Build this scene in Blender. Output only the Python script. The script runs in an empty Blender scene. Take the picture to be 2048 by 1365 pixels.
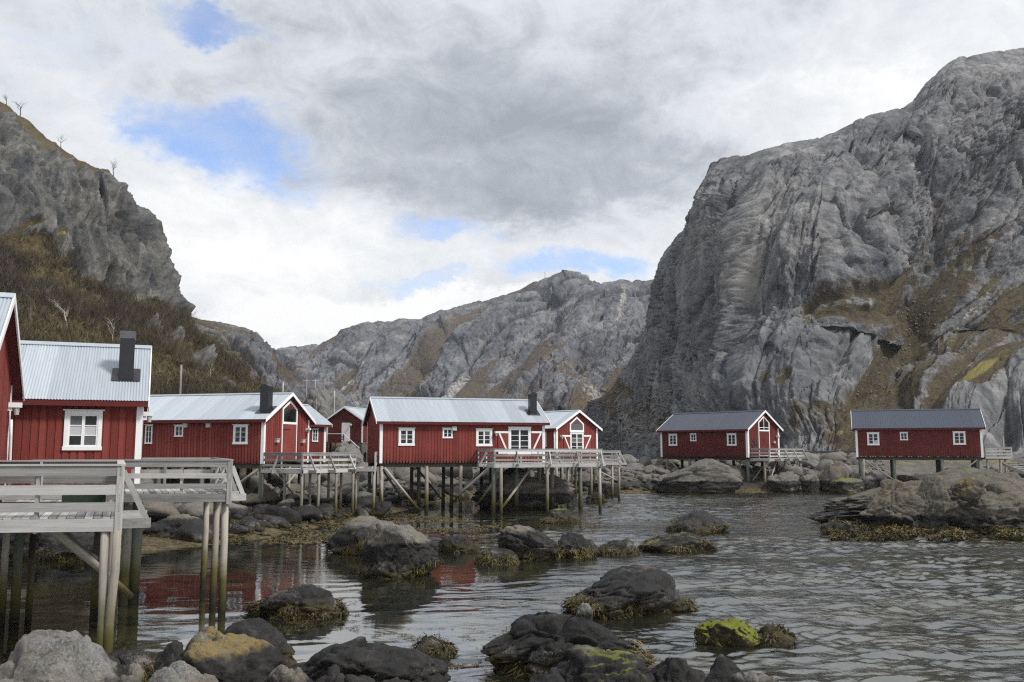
import bpy, math, random
import numpy as np
from mathutils import Vector, Matrix, Euler

scene = bpy.context.scene
COL = scene.collection
PI = math.pi
R = math.radians
# ------------------------------------------------------------------ camera
FPX, CX, CY, HZ = 1800.0, 1024.0, 682.5, 897.0
CAMH = 3.9
PITCH = math.atan((HZ - CY) / FPX)
cp, sp = math.cos(PITCH), math.sin(PITCH)
cam_d = bpy.data.cameras.new("camera")
cam_d.sensor_width = 36.0
cam_d.lens = 36.0 * FPX / 2048.0
cam_d.clip_start = 0.2
cam_d.clip_end = 6000.0
cam = bpy.data.objects.new("camera", cam_d)
COL.objects.link(cam)
cam.location = (0, 0, CAMH)
cam.rotation_euler = (PI / 2 + PITCH, 0, 0)
scene.camera = cam
scene.view_settings.view_transform = 'Standard'
scene.view_settings.look = 'None'
scene.view_settings.exposure = 0.66
scene.cycles.use_denoising = False
scene.cycles.filter_width = 1.25
scene.cycles.max_bounces = 6
scene.cycles.diffuse_bounces = 3
scene.cycles.glossy_bounces = 3
scene.view_settings.gamma = 1.0
scene.view_settings.use_curve_mapping = False
SUN_AZ, SUN_EL = 118.0, 48.0          # azimuth clockwise from +Y (view direction)


def ray(px, py):
    xc = (px - CX) / FPX
    yc = (CY - py) / FPX
    return np.array([xc, cp - yc * sp, sp + yc * cp])


def P(px, py, Y):                     # world point on the sight line at distance Y
    d = ray(px, py)
    k = Y / d[1]
    return Vector((d[0] * k, Y, CAMH + d[2] * k))


def G(px, py, z=0.0):                 # world point where the sight line meets height z
    d = ray(px, py)
    k = (z - CAMH) / d[2]
    return Vector((d[0] * k, d[1] * k, z))


# ------------------------------------------------------------------ node helper
class NT:
    def __init__(s, tree):
        s.t = tree
        s.t.nodes.clear()

    def n(s, typ, **kw):
        nd = s.t.nodes.new(typ)
        for k, v in kw.items():
            setattr(nd, k, v)
        return nd

    def l(s, a, b):
        s.t.links.new(a, b)

    def put(s, sock, v):
        if v is None:
            return
        if hasattr(v, 'is_output'):
            s.l(v, sock)
        else:
            if sock.type == 'RGBA' and not hasattr(v, '__len__'):
                v = (v, v, v, 1)
            elif sock.type == 'RGBA' and len(v) == 3:
                v = tuple(v) + (1,)
            sock.default_value = v

    def m(s, op, a, b=None, c=None, clamp=False):
        nd = s.n('ShaderNodeMath', operation=op)
        nd.use_clamp = clamp
        s.put(nd.inputs[0], a)
        s.put(nd.inputs[1], b)
        s.put(nd.inputs[2], c)
        return nd.outputs[0]

    def vm(s, op, a, b=None, c=None):
        nd = s.n('ShaderNodeVectorMath', operation=op)
        s.put(nd.inputs[0], a)
        s.put(nd.inputs[1], b)
        if c is not None:
            s.put(nd.inputs[2], c)
        return nd.outputs[0]

    def xyz(s, v):
        nd = s.n('ShaderNodeSeparateXYZ')
        s.l(v, nd.inputs[0])
        return nd.outputs

    def comb(s, x, y, z):
        nd = s.n('ShaderNodeCombineXYZ')
        s.put(nd.inputs[0], x)
        s.put(nd.inputs[1], y)
        s.put(nd.inputs[2], z)
        return nd.outputs[0]

    def noise(s, vec, scale, detail=4, rough=0.55, dist=0.0, color=False, lac=2.0):
        nd = s.n('ShaderNodeTexNoise')
        s.put(nd.inputs['Vector'], vec)
        nd.inputs['Scale'].default_value = scale
        nd.inputs['Detail'].default_value = detail
        nd.inputs['Roughness'].default_value = rough
        nd.inputs['Lacunarity'].default_value = lac
        nd.inputs['Distortion'].default_value = dist
        return nd.outputs['Color'] if color else nd.outputs['Fac']

    def voro(s, vec, scale, feature='F1', out='Distance', rand=1.0):
        nd = s.n('ShaderNodeTexVoronoi', feature=feature)
        s.put(nd.inputs['Vector'], vec)
        nd.inputs['Scale'].default_value = scale
        nd.inputs['Randomness'].default_value = rand
        return nd.outputs[out]

    def ramp(s, fac, stops, interp='LINEAR'):
        nd = s.n('ShaderNodeValToRGB')
        s.put(nd.inputs[0], fac)
        cr = nd.color_ramp
        cr.interpolation = interp
        while len(cr.elements) < len(stops):
            cr.elements.new(0.5)
        for e, (p, c) in zip(cr.elements, stops):
            e.position = p
            if not hasattr(c, '__len__'):
                c = (c, c, c)
            e.color = tuple(c)[:3] + (1,)
        return nd.outputs[0]

    def smooth(s, v, a, b):
        nd = s.n('ShaderNodeMapRange', interpolation_type='SMOOTHSTEP')
        s.put(nd.inputs[0], v)
        s.put(nd.inputs[1], a)
        s.put(nd.inputs[2], b)
        nd.inputs[3].default_value = 0
        nd.inputs[4].default_value = 1
        return nd.outputs[0]

    def mix(s, f, a, b, mode='MIX'):
        nd = s.n('ShaderNodeMix', data_type='RGBA', blend_type=mode)
        s.put(nd.inputs[0], f)
        s.put(nd.inputs[6], a)
        s.put(nd.inputs[7], b)
        return nd.outputs[2]

    def bump(s, h, strength=0.5, dist=0.02, normal=None):
        nd = s.n('ShaderNodeBump')
        nd.inputs['Strength'].default_value = strength
        nd.inputs['Distance'].default_value = dist
        s.put(nd.inputs['Height'], h)
        if normal is not None:
            s.l(normal, nd.inputs['Normal'])
        return nd.outputs[0]

    def pos(s):
        return s.n('ShaderNodeNewGeometry').outputs['Position']

    def nrm(s):
        return s.n('ShaderNodeNewGeometry').outputs['Normal']

    def obj(s):
        return s.n('ShaderNodeTexCoord').outputs['Object']

    def rnd(s):
        return s.n('ShaderNodeObjectInfo').outputs['Random']

    def attr(s, name, kind='GEOMETRY', out='Fac'):
        return s.n('ShaderNodeAttribute', attribute_name=name, attribute_type=kind).outputs[out]

    def bsdf(s, color, rough=0.7, metal=0.0, spec=0.5, normal=None, **kw):
        b = s.n('ShaderNodeBsdfPrincipled')
        s.put(b.inputs['Base Color'], color)
        s.put(b.inputs['Roughness'], rough)
        s.put(b.inputs['Metallic'], metal)
        s.put(b.inputs['Specular IOR Level'], spec)
        for k, v in kw.items():
            s.put(b.inputs[k], v)
        if normal is not None:
            s.l(normal, b.inputs['Normal'])
        return b.outputs[0]

    def out(s, sh):
        o = s.n('ShaderNodeOutputMaterial')
        s.l(sh, o.inputs[0])


def material(name):
    m = bpy.data.materials.new(name)
    m.use_nodes = True
    return m, NT(m.node_tree)


# ------------------------------------------------------------------ sky
world = bpy.data.worlds.new("World")
scene.world = world
world.use_nodes = True
w = NT(world.node_tree)
dirv = w.n('ShaderNodeTexCoord').outputs['Generated']
sky = w.n('ShaderNodeTexSky', sky_type='NISHITA')
sky.sun_disc = False
sky.sun_elevation = R(SUN_EL)
sky.sun_rotation = R(SUN_AZ)
sky.altitude = 0
sky.air_density = 1.0
sky.dust_density = 0.6
sx, sy, sz = w.xyz(dirv)
az = w.m('ARCTAN2', sx, sy)
el = w.m('ARCSINE', sz)
ncoord = w.comb(az, w.m('MULTIPLY', el, 1.6), w.m('MULTIPLY', sy, 0.35))
warpc = w.noise(ncoord, 5.0, 5, 0.6, color=True)
wr, wg, wb = w.xyz(w.vm('SUBTRACT', warpc, (0.5, 0.5, 0.5)))
warp2 = w.noise(ncoord, 15.0, 9, 0.66, color=True)
w2r, w2g, w2b = w.xyz(w.vm('SUBTRACT', warp2, (0.5, 0.5, 0.5)))
azw = w.m('ADD', az, w.m('ADD', w.m('MULTIPLY', wr, 0.22), w.m('MULTIPLY', w2r, 0.13)))
elw = w.m('ADD', el, w.m('ADD', w.m('MULTIPLY', wg, 0.13), w.m('MULTIPLY', w2g, 0.085)))


def azel(px, py):
    d = ray(px, py)
    d = d / np.linalg.norm(d)
    return math.atan2(d[0], d[1]), math.asin(d[2])


def blob(cx, cy, rx, ry, edge=1.0, rot=0.0):
    a, e = azel(cx, cy)
    dx = w.m('SUBTRACT', azw, a)
    dy = w.m('SUBTRACT', elw, e)
    if rot:
        c, s_ = math.cos(R(rot)), math.sin(R(rot))
        dx, dy = (w.m('ADD', w.m('MULTIPLY', dx, c), w.m('MULTIPLY', dy, s_)),
                  w.m('SUBTRACT', w.m('MULTIPLY', dy, c), w.m('MULTIPLY', dx, s_)))
    dx = w.m('MULTIPLY', dx, FPX / rx)
    dy = w.m('MULTIPLY', dy, FPX / ry)
    d = w.m('SQRT', w.m('ADD', w.m('MULTIPLY', dx, dx), w.m('MULTIPLY', dy, dy)))
    return w.smooth(d, 1.0 + edge * 0.5, 1.0 - edge * 0.5)


def addall(terms, base):
    v = base
    for amp, b in terms:
        v = w.m('ADD', v, w.m('MULTIPLY', b, amp))
    return v


nz1 = w.m('SUBTRACT', w.noise(ncoord, 4.0, 9, 0.6, 0.2), 0.5)
nz2 = w.m('SUBTRACT', w.noise(ncoord, 13.0, 10, 0.66, 0.5), 0.5)
nz3 = w.m('SUBTRACT', 0.32, w.m('ABSOLUTE', w.m('MULTIPLY', w.m('SUBTRACT', w.noise(ncoord, 9.0, 8, 0.62, 0.8), 0.5), 2.6)))    # billows
bright = addall([
    (-0.36, blob(1010, 320, 430, 130, 1.3, 0)), (-0.18, blob(1200, 220, 420, 210, 1.4, 0)),
    (-0.10, blob(700, 160, 330, 150, 1.2)), (-0.10, blob(860, 395, 330, 45, 0.9)),
    (-0.10, blob(100, 110, 300, 160, 1.3)), (-0.13, blob(900, 60, 650, 130, 1.4)),
    (0.34, blob(900, 640, 300, 62, 0.55)), (0.30, blob(600, 690, 240, 80, 0.9)), (0.30, blob(1640, 230, 300, 85, 0.8)),
    (0.25, blob(470, 440, 300, 90, 1.2)), (0.12, blob(1850, 60, 500, 90, 1.2)), (0.16, blob(1250, 470, 220, 70, 1.0)),
    (0.18, blob(480, 560, 330, 90, 1.2)), (0.12, blob(300, 230, 150, 80, 1.0)),
    (-0.08, blob(420, 470, 110, 25, 1.2, 15)), (-0.07, blob(560, 480, 70, 22, 1.2)),
], 0.57)
bright = w.m('ADD', bright, w.m('ADD', w.m('MULTIPLY', nz1, 0.70), w.m('ADD', w.m('MULTIPLY', nz2, 0.55), w.m('MULTIPLY', nz3, 0.30))))
cloudc = w.ramp(bright, [(0.0, (3.2, 3.45, 3.9)), (0.25, (4.3, 4.6, 5.1)), (0.5, (6.2, 6.5, 6.9)),
                         (0.75, (7.4, 7.6, 7.85)), (1.0, (8.9, 8.9, 8.85))])
gap = addall([
    (1.0, blob(425, 275, 175, 88, 1.3, -18)), (0.75, blob(370, 8, 150, 36, 1.4, -10)),
    (0.8, blob(1165, 528, 150, 36, 1.2)), (0.6, blob(850, 448, 140, 28, 1.2)), (0.55, blob(860, 560, 90, 22, 1.0)),
    (0.30, blob(120, 40, 130, 60, 1.2)),
], -0.06)
gap = w.m('ADD', gap, w.m('ADD', w.m('MULTIPLY', nz1, 0.8), w.m('MULTIPLY', nz2, 0.9)))
gapm = w.m('MULTIPLY', w.smooth(gap, 0.12, 1.12), 0.95)
skyc = w.mix(1.0, sky.outputs[0], (1.0, 1.12, 1.25), 'MULTIPLY')
skycol = w.mix(gapm, cloudc, w.vm('MULTIPLY', skyc, (1.35, 1.35, 1.5)))
bg = w.n('ShaderNodeBackground')
w.l(skycol, bg.inputs[0])
bg.inputs[1].default_value = 0.0755
wo = w.n('ShaderNodeOutputWorld')
w.l(bg.outputs[0], wo.inputs[0])

sun_d = bpy.data.lights.new("sun", 'SUN')
sun_d.energy = 2.4
sun_d.angle = R(10)
sun_d.color = (1.0, 0.96, 0.9)
sun = bpy.data.objects.new("sun", sun_d)
COL.objects.link(sun)
sun.location = (30, -30, 60)
sun.rotation_euler = (R(90 - SUN_EL), 0, R(180 - SUN_AZ))


# ------------------------------------------------------------------ numpy noise
def _h(ix, iy, iz, seed):
    h = ix * np.uint32(374761393) + iy * np.uint32(668265263) + iz * np.uint32(2246822519) + np.uint32((seed * 3266489917) & 0xffffffff)
    h ^= h >> np.uint32(15)
    h *= np.uint32(2246822519)
    h ^= h >> np.uint32(13)
    h *= np.uint32(3266489917)
    h ^= h >> np.uint32(16)
    return h


def perlin(p, seed=0):
    p = np.asarray(p, np.float32)
    f0 = np.floor(p)
    i = f0.astype(np.int32).astype(np.uint32)
    f = p - f0
    u = f * f * f * (f * (f * 6 - 15) + 10)
    res = None
    vals = []
    for dz in (0, 1):
        for dy in (0, 1):
            for dx in (0, 1):
                h = _h(i[:, 0] + np.uint32(dx), i[:, 1] + np.uint32(dy), i[:, 2] + np.uint32(dz), seed)
                gx = (h & np.uint32(1023)).astype(np.float32) * (2 / 1023.) - 1
                gy = ((h >> np.uint32(10)) & np.uint32(1023)).astype(np.float32) * (2 / 1023.) - 1
                gz = ((h >> np.uint32(20)) & np.uint32(1023)).astype(np.float32) * (2 / 1023.) - 1
                vals.append(gx * (f[:, 0] - dx) + gy * (f[:, 1] - dy) + gz * (f[:, 2] - dz))
    ux, uy, uz = u[:, 0], u[:, 1], u[:, 2]
    a = vals[0] + ux * (vals[1] - vals[0])
    b = vals[2] + ux * (vals[3] - vals[2])
    c = vals[4] + ux * (vals[5] - vals[4])
    d = vals[6] + ux * (vals[7] - vals[6])
    a = a + uy * (b - a)
    c = c + uy * (d - c)
    return (a + uz * (c - a)) * 1.3


def fbm(p, octv=4, gain=0.5, seed=0, ridged=False, lac=2.03):
    p = np.asarray(p, np.float32)
    s = 0
    a = 1.0
    for k in range(octv):
        n = perlin(p, seed + k)
        s = s + a * ((1 - 2 * np.abs(n)) if ridged else n)
        p = p * np.float32(lac) + np.float32(17.3)
        a *= gain
    return s


def worley(p, seed=0):                # F1, F2, random value of the nearest cell
    p = np.asarray(p, np.float32)
    i0 = np.floor(p)
    f1 = np.full(len(p), 9., np.float32)
    f2 = f1.copy()
    rv = np.zeros(len(p), np.float32)
    for dz in (-1, 0, 1):
        for dy in (-1, 0, 1):
            for dx in (-1, 0, 1):
                c = i0 + np.array([dx, dy, dz], np.float32)
                u = c.astype(np.int32).astype(np.uint32)
                h = _h(u[:, 0], u[:, 1], u[:, 2], seed)
                q0 = c[:, 0] + (h & np.uint32(1023)).astype(np.float32) / 1023. - p[:, 0]
                q1 = c[:, 1] + ((h >> np.uint32(10)) & np.uint32(1023)).astype(np.float32) / 1023. - p[:, 1]
                q2 = c[:, 2] + ((h >> np.uint32(20)) & np.uint32(1023)).astype(np.float32) / 1023. - p[:, 2]
                d = np.sqrt(q0 * q0 + q1 * q1 + q2 * q2)
                near = d < f1
                f2 = np.where(near, f1, np.minimum(f2, d))
                rv = np.where(near, ((h >> np.uint32(5)) & np.uint32(4095)).astype(np.float32) / 4095., rv)
                f1 = np.where(near, d, f1)
    return f1, f2, rv


def facets(p, seed=0):                # flat tilted facets: one random plane per cell, plus edge distance
    p = np.asarray(p, np.float32)
    i0 = np.floor(p)
    n = len(p)
    f1 = np.full(n, 9., np.float32)
    f2 = f1.copy()
    out = np.zeros(n, np.float32)
    for dz in (-1, 0, 1):
        for dy in (-1, 0, 1):
            for dx in (-1, 0, 1):
                c = i0 + np.array([dx, dy, dz], np.float32)
                u = c.astype(np.int32).astype(np.uint32)
                h = _h(u[:, 0], u[:, 1], u[:, 2], seed)
                g = _h(u[:, 0], u[:, 1], u[:, 2], seed + 77)
                q0 = c[:, 0] + (h & np.uint32(1023)).astype(np.float32) / 1023. - p[:, 0]
                q1 = c[:, 1] + ((h >> np.uint32(10)) & np.uint32(1023)).astype(np.float32) / 1023. - p[:, 1]
                q2 = c[:, 2] + ((h >> np.uint32(20)) & np.uint32(1023)).astype(np.float32) / 1023. - p[:, 2]
                d = np.sqrt(q0 * q0 + q1 * q1 + q2 * q2)
                near = d < f1
                f2 = np.where(near, f1, np.minimum(f2, d))
                g0 = (g & np.uint32(1023)).astype(np.float32) / 511.5 - 1
                g1 = ((g >> np.uint32(10)) & np.uint32(1023)).astype(np.float32) / 511.5 - 1
                g2 = ((g >> np.uint32(20)) & np.uint32(1023)).astype(np.float32) / 511.5 - 1
                out = np.where(near, g0 * q0 + g1 * q1 + g2 * q2 + 0.25 * g0, out)
                f1 = np.where(near, d, f1)
    return out, f2 - f1


def blocks(x, z, s1, s2, a1, a2, seed):
    """jointed rock: bricks between two sets of cracks; gives offset+tilt and the distance to the nearest crack in metres"""
    c1, n1, c2, n2 = math.cos(R(a1)), math.sin(R(a1)), math.cos(R(a2)), math.sin(R(a2))
    u = (x * c1 + z * n1) / s1
    w_ = (x * c2 + z * n2) / s2
    zz = np.zeros_like(u)
    u = u + 0.55 * perlin(np.stack([u * 0.6, zz + seed, zz], -1), 5)
    i = np.floor(u)
    iu = i.astype(np.int32).astype(np.uint32)
    h1 = _h(iu, iu, iu, seed)
    w_ = w_ + (h1 & np.uint32(255)).astype(np.float32) / 255. * 3.0
    w_ = w_ + 0.55 * perlin(np.stack([w_ * 0.6, i * 3.7, zz + seed], -1), 6)
    j = np.floor(w_)
    h = _h(iu, j.astype(np.int32).astype(np.uint32), iu, seed + 5)
    fu, fw = u - i, w_ - j
    off = 0.22 * ((h & np.uint32(1023)).astype(np.float32) / 1023. - 0.5) + 0.95 * (((h1 >> np.uint32(8)) & np.uint32(1023)).astype(np.float32) / 1023. - 0.5)
    t1 = ((h >> np.uint32(10)) & np.uint32(1023)).astype(np.float32) / 1023. - 0.5
    t2 = ((h >> np.uint32(20)) & np.uint32(1023)).astype(np.float32) / 1023. - 0.5
    e = np.minimum(np.minimum(fu, 1 - fu) * s1, np.minimum(fw, 1 - fw) * s2 + 0.10 * s1)
    return off + 1.1 * t1 * (fu - 0.5) + 0.22 * t2 * (fw - 0.5), e


def sstep(x, a, b):
    t = np.clip((x - a) / (b - a), 0, 1)
    return t * t * (3 - 2 * t)


# ------------------------------------------------------------------ mesh helpers
def mesh_np(name, verts, faces, mat=None, smooth=False, attrs=None):
    """verts (n,3), faces (m,k) of one size k"""
    me = bpy.data.meshes.new(name)
    verts = np.asarray(verts, np.float32)
    faces = np.asarray(faces, np.int32)
    k = faces.shape[1]
    me.vertices.add(len(verts))
    me.vertices.foreach_set('co', verts.ravel())
    me.loops.add(faces.size)
    me.loops.foreach_set('vertex_index', faces.ravel())
    me.polygons.add(len(faces))
    me.polygons.foreach_set('loop_start', np.arange(0, faces.size, k, dtype=np.int32))
    me.polygons.foreach_set('loop_total', np.full(len(faces), k, np.int32))
    if smooth:
        me.polygons.foreach_set('use_smooth', np.ones(len(faces), bool))
    for an, av in (attrs or {}).items():
        at = me.attributes.new(an, 'FLOAT', 'POINT')
        at.data.foreach_set('value', np.asarray(av, np.float32))
    me.update(calc_edges=True)
    if mat:
        me.materials.append(mat)
    return me


class MB:
    def __init__(s):
        s.v = []
        s.f = []

    def poly(s, pts, faces):
        o = len(s.v)
        s.v += [tuple(p) for p in pts]
        s.f += [tuple(i + o for i in f) for f in faces]

    def box(s, x0, x1, y0, y1, z0, z1):
        s.poly([(x0, y0, z0), (x1, y0, z0), (x1, y1, z0), (x0, y1, z0), (x0, y0, z1), (x1, y0, z1), (x1, y1, z1), (x0, y1, z1)],
               [(0, 3, 2, 1), (4, 5, 6, 7), (0, 1, 5, 4), (1, 2, 6, 5), (2, 3, 7, 6), (3, 0, 4, 7)])

    def prism(s, a, b):               # two matching outlines
        n = len(a)
        o = len(s.v)
        s.v += [tuple(p) for p in a] + [tuple(p) for p in b]
        s.f.append(tuple(o + i for i in range(n))[::-1])
        s.f.append(tuple(o + n + i for i in range(n)))
        for i in range(n):
            j = (i + 1) % n
            s.f.append((o + i, o + j, o + n + j, o + n + i))

    def bar(s, p, q, wd, ht, up=(0, 0, 1)):
        p, q = Vector(p), Vector(q)
        d = (q - p).normalized()
        u = Vector(up)
        sd = d.cross(u)
        if sd.length < 1e-4:
            sd = d.cross(Vector((0, 1, 0)))
        sd.normalize()
        u = sd.cross(d).normalized()
        a = [sd * (i * wd / 2) + u * (j * ht / 2) for i, j in ((-1, -1), (1, -1), (1, 1), (-1, 1))]
        s.prism([p + k for k in a], [q + k for k in a])

    def mesh(s, name, mat):
        me = bpy.data.meshes.new(name)
        me.from_pydata(s.v, [], s.f)
        me.update()
        if mat:
            me.materials.append(mat)
        return me

    def build(s, name, mat, parent=None, loc=None, rot=None):
        return link(name, s.mesh(name, mat), parent, loc, rot)


def link(name, me, parent=None, loc=None, rot=None):
    o = bpy.data.objects.new(name, me)
    COL.objects.link(o)
    if parent:
        o.parent = parent
    if loc is not None:
        o.location = loc
    if rot is not None:
        o.rotation_euler = rot
    return o


def tag(o, label=None, cat=None, group=None, kind=None):
    if label:
        o['label'] = label
    if cat:
        o['category'] = cat
    if group:
        o['group'] = group
    if kind:
        o['kind'] = kind
    return o


def thing(name, label, cat, loc=(0, 0, 0), rz=0.0, group=None):
    o = link(name, None, None, loc, (0, 0, rz))
    return tag(o, label, cat, group)


CACHE = {}


def pbox(parent, name, mat, size, loc, rot=(0, 0, 0)):
    key = ('b', name, mat.name) + tuple(round(s, 3) for s in size)
    if key not in CACHE:
        b = MB()
        x, y, z = size
        b.box(-x / 2, x / 2, -y / 2, y / 2, -z / 2, z / 2)
        CACHE[key] = b.mesh(name, mat)
    return link(name, CACHE[key], parent, loc, rot)


def pbar(parent, name, mat, p, q, wd, ht, roll=0.0):
    p, q = Vector(p), Vector(q)
    d = q - p
    L = d.length
    key = ('r', name, mat.name, round(L, 2), wd, ht)
    if key not in CACHE:
        b = MB()
        b.box(-wd / 2, wd / 2, -ht / 2, ht / 2, -L / 2, L / 2)
        CACHE[key] = b.mesh(name, mat)
    qn = d.to_track_quat('Z', 'Y')
    o = link(name, CACHE[key], parent, (p + q) / 2)
    o.rotation_euler = (qn @ Euler((0, 0, roll)).to_quaternion()).to_euler()
    return o


def xbeam(parent, name, mat, p, q, wd, ht):
    p, q = Vector(p), Vector(q)
    d = q - p
    L = d.length
    key = ('x', name, mat.name, round(L, 2), wd, ht)
    if key not in CACHE:
        b = MB()
        b.box(-L / 2, L / 2, -wd / 2, wd / 2, -ht / 2, ht / 2)
        CACHE[key] = b.mesh(name, mat)
    o = link(name, CACHE[key], parent, (p + q) / 2)
    o.rotation_euler = d.to_track_quat('X', 'Z').to_euler()
    return o


def pole(parent, name, mat, p, q, r0, r1=None, n=9):
    p, q = Vector(p), Vector(q)
    d = q - p
    L = d.length
    r1 = r1 or r0
    key = ('c', name, mat.name, round(L, 2), r0, r1)
    if key not in CACHE:
        b = MB()
        rings = 5
        o = []
        rr = random.Random(int(L * 1000))
        jit = [(rr.uniform(-.012, .012), rr.uniform(-.012, .012)) for _ in range(rings)]
        for k in range(rings):
            t = k / (rings - 1)
            r = r0 + (r1 - r0) * t
            o.append([(r * math.cos(2 * PI * i / n) + jit[k][0], r * math.sin(2 * PI * i / n) + jit[k][1], L * t) for i in range(n)])
        vs = sum(o, [])
        fs = [(k * n + i, k * n + (i + 1) % n, (k + 1) * n + (i + 1) % n, (k + 1) * n + i) for k in range(rings - 1) for i in range(n)]
        fs.append(tuple(range(n))[::-1])
        fs.append(tuple((rings - 1) * n + i for i in range(n)))
        b.poly(vs, fs)
        me = b.mesh(name, mat)
        me.polygons.foreach_set('use_smooth', [len(pl.vertices) == 4 for pl in me.polygons])
        CACHE[key] = me
    qn = d.to_track_quat('Z', 'Y')
    o = link(name, CACHE[key], parent, p)
    o.rotation_euler = qn.to_euler()
    return o
# ------------------------------------------------------------------ materials
def rock_far(name, base, light, dark, veg_a, veg_b, scale=1.0, streak=(0, 0, 1), bumpd=0.5):
    m, t = material(name)
    p = t.pos()
    veg = t.attr('veg')
    scr = t.attr('scree')
    n1 = t.noise(p, 0.045 * scale, 9, 0.68)
    n2 = t.noise(p, 0.30 * scale, 9, 0.72)
    ps = t.vm('MULTIPLY', p, (1, 0.22, 0.07))
    n3 = t.noise(ps, 0.34 * scale, 7, 0.66, 0.25)           # downhill water streaks
    col = t.ramp(n1, [(0.36, dark), (0.5, base), (0.64, light)])
    col = t.mix(t.smooth(n2, 0.45, 0.70), col, t.mix(1.0, col, (1.65, 1.62, 1.57), 'MULTIPLY'))
    col = t.mix(t.m('MULTIPLY', t.smooth(n2, 0.50, 0.34), 0.75), col, t.mix(1.0, col, (0.45, 0.46, 0.48), 'MULTIPLY'))
    col = t.mix(t.m('MULTIPLY', t.smooth(n3, 0.52, 0.64), t.m('MULTIPLY', t.attr('wet'), 0.85)), col, (0.042, 0.048, 0.064))
    col = t.mix(t.m('MULTIPLY', t.smooth(n3, 0.44, 0.34), 0.5), col, (0.22, 0.208, 0.192))
    col = t.mix(t.attr('pale'), col, (0.27, 0.255, 0.235))
    nv = t.noise(p, 0.9 * scale, 7, 0.65)
    nv2 = t.noise(p, 0.12 * scale, 5, 0.6)
    vc = t.mix(t.smooth(nv, 0.35, 0.65), veg_a, veg_b)
    vc = t.mix(t.smooth(nv2, 0.50, 0.68), vc, (0.085, 0.075, 0.028))
    vc = t.mix(t.smooth(t.attr('grass'), 0.3, 0.7), vc, (0.20, 0.17, 0.055))
    vm = t.smooth(t.m('ADD', veg, t.m('MULTIPLY', t.m('SUBTRACT', nv, 0.5), 1.2)), 0.36, 0.56)
    col = t.mix(vm, col, vc)
    vs = t.voro(p, 0.8 * scale, 'F1', 'Color')
    sc = t.ramp(t.xyz(vs)[0], [(0.0, (0.10, 0.098, 0.094)), (0.6, (0.21, 0.205, 0.195)), (1.0, (0.33, 0.32, 0.30))])
    sm = t.smooth(t.m('ADD', scr, t.m('MULTIPLY', t.m('SUBTRACT', n2, 0.5), 1.1)), 0.42, 0.58)
    col = t.mix(sm, col, sc)
    hb = t.m('ADD', t.m('MULTIPLY', n2, 0.8), t.m('MULTIPLY', t.noise(p, 1.5 * scale, 6, 0.7), 0.45))
    b = t.bump(hb, 0.9, bumpd)
    t.out(t.bsdf(col, 0.9, 0, 0.25, b))
    return m


M = {}
M['cliff'] = rock_far('granite_cliff', (0.126, 0.129, 0.137), (0.205, 0.203, 0.203), (0.060, 0.063, 0.071),
                      (0.036, 0.027, 0.016), (0.082, 0.062, 0.036), 1.0, bumpd=1.0)
M['far'] = rock_far('granite_range', (0.108, 0.111, 0.124), (0.175, 0.176, 0.184), (0.055, 0.058, 0.069),
                    (0.050, 0.038, 0.032), (0.095, 0.072, 0.055), 0.7, bumpd=1.4)
M['leftcliff'] = rock_far('dark_cliff', (0.092, 0.092, 0.090), (0.155, 0.149, 0.139), (0.045, 0.046, 0.049),
                          (0.046, 0.034, 0.018), (0.10, 0.074, 0.036), 1.6, bumpd=0.5)


def simple(name, col, rough=0.6, spec=0.4, var=0.12, nscale=8.0, bump=0.0, metal=0.0, grain=None):
    m, t = material(name)
    o = t.obj()
    g = t.vm('MULTIPLY', o, grain) if grain else o
    n = t.noise(g, nscale, 6, 0.6)
    r = t.m('ADD', t.m('MULTIPLY', t.m('SUBTRACT', n, 0.5), var * 2), t.m('MULTIPLY', t.m('SUBTRACT', t.rnd(), 0.5), var))
    f = t.m('ADD', r, 1.0)
    c = t.vm('MULTIPLY', tuple(col), t.comb(f, f, f))
    nb = t.bump(n, bump, 0.01) if bump else None
    t.out(t.bsdf(c, rough, metal, spec, nb))
    return m


def wood_mat(name, a, b, wet=False):
    m, t = material(name)
    g = t.n('ShaderNodeTexCoord').outputs['Generated']
    r = t.rnd()
    off = t.comb(t.m('MULTIPLY', r, 37.0), t.m('MULTIPLY', r, 11.0), t.m('MULTIPLY', r, 5.0))
    q = t.vm('ADD', g, off)
    n1 = t.noise(t.vm('MULTIPLY', q, (3, 3, 3)), 1.0, 5, 0.65)          # streaks run along the piece
    n2 = t.noise(t.vm('MULTIPLY', q, (14, 14, 14)), 1.0, 5, 0.7)
    n0 = t.noise(t.pos(), 1.7, 3, 0.5)
    f = t.m('ADD', t.m('ADD', t.m('MULTIPLY', n1, 0.55), t.m('MULTIPLY', n0, 0.2)), t.m('MULTIPLY', t.m('SUBTRACT', r, 0.5), 0.42))
    c = t.ramp(f, [(0.15, a), (0.62, b)])
    c = t.mix(t.m('MULTIPLY', t.smooth(n2, 0.52, 0.68), 0.45), c, t.mix(1.0, c, (0.48, 0.46, 0.43), 'MULTIPLY'))
    rough = 0.85
    if wet:
        z = t.xyz(t.pos())[2]
        nz = t.noise(t.pos(), 2.2, 4, 0.6)
        zz = t.m('ADD', z, t.m('MULTIPLY', t.m('SUBTRACT', nz, 0.5), 0.8))
        alg = t.ramp(t.m('MULTIPLY', zz, 0.4), [(0.06, (0.020, 0.019, 0.011)), (0.20, (0.060, 0.055, 0.016)), (0.38, (0.105, 0.095, 0.032)), (0.60, (0.14, 0.13, 0.085))])
        c = t.mix(t.smooth(zz, 1.65, 0.65), c, alg)
    t.out(t.bsdf(c, rough, 0, 0.25, t.bump(n2, 0.35, 0.006)))
    return m


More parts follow.
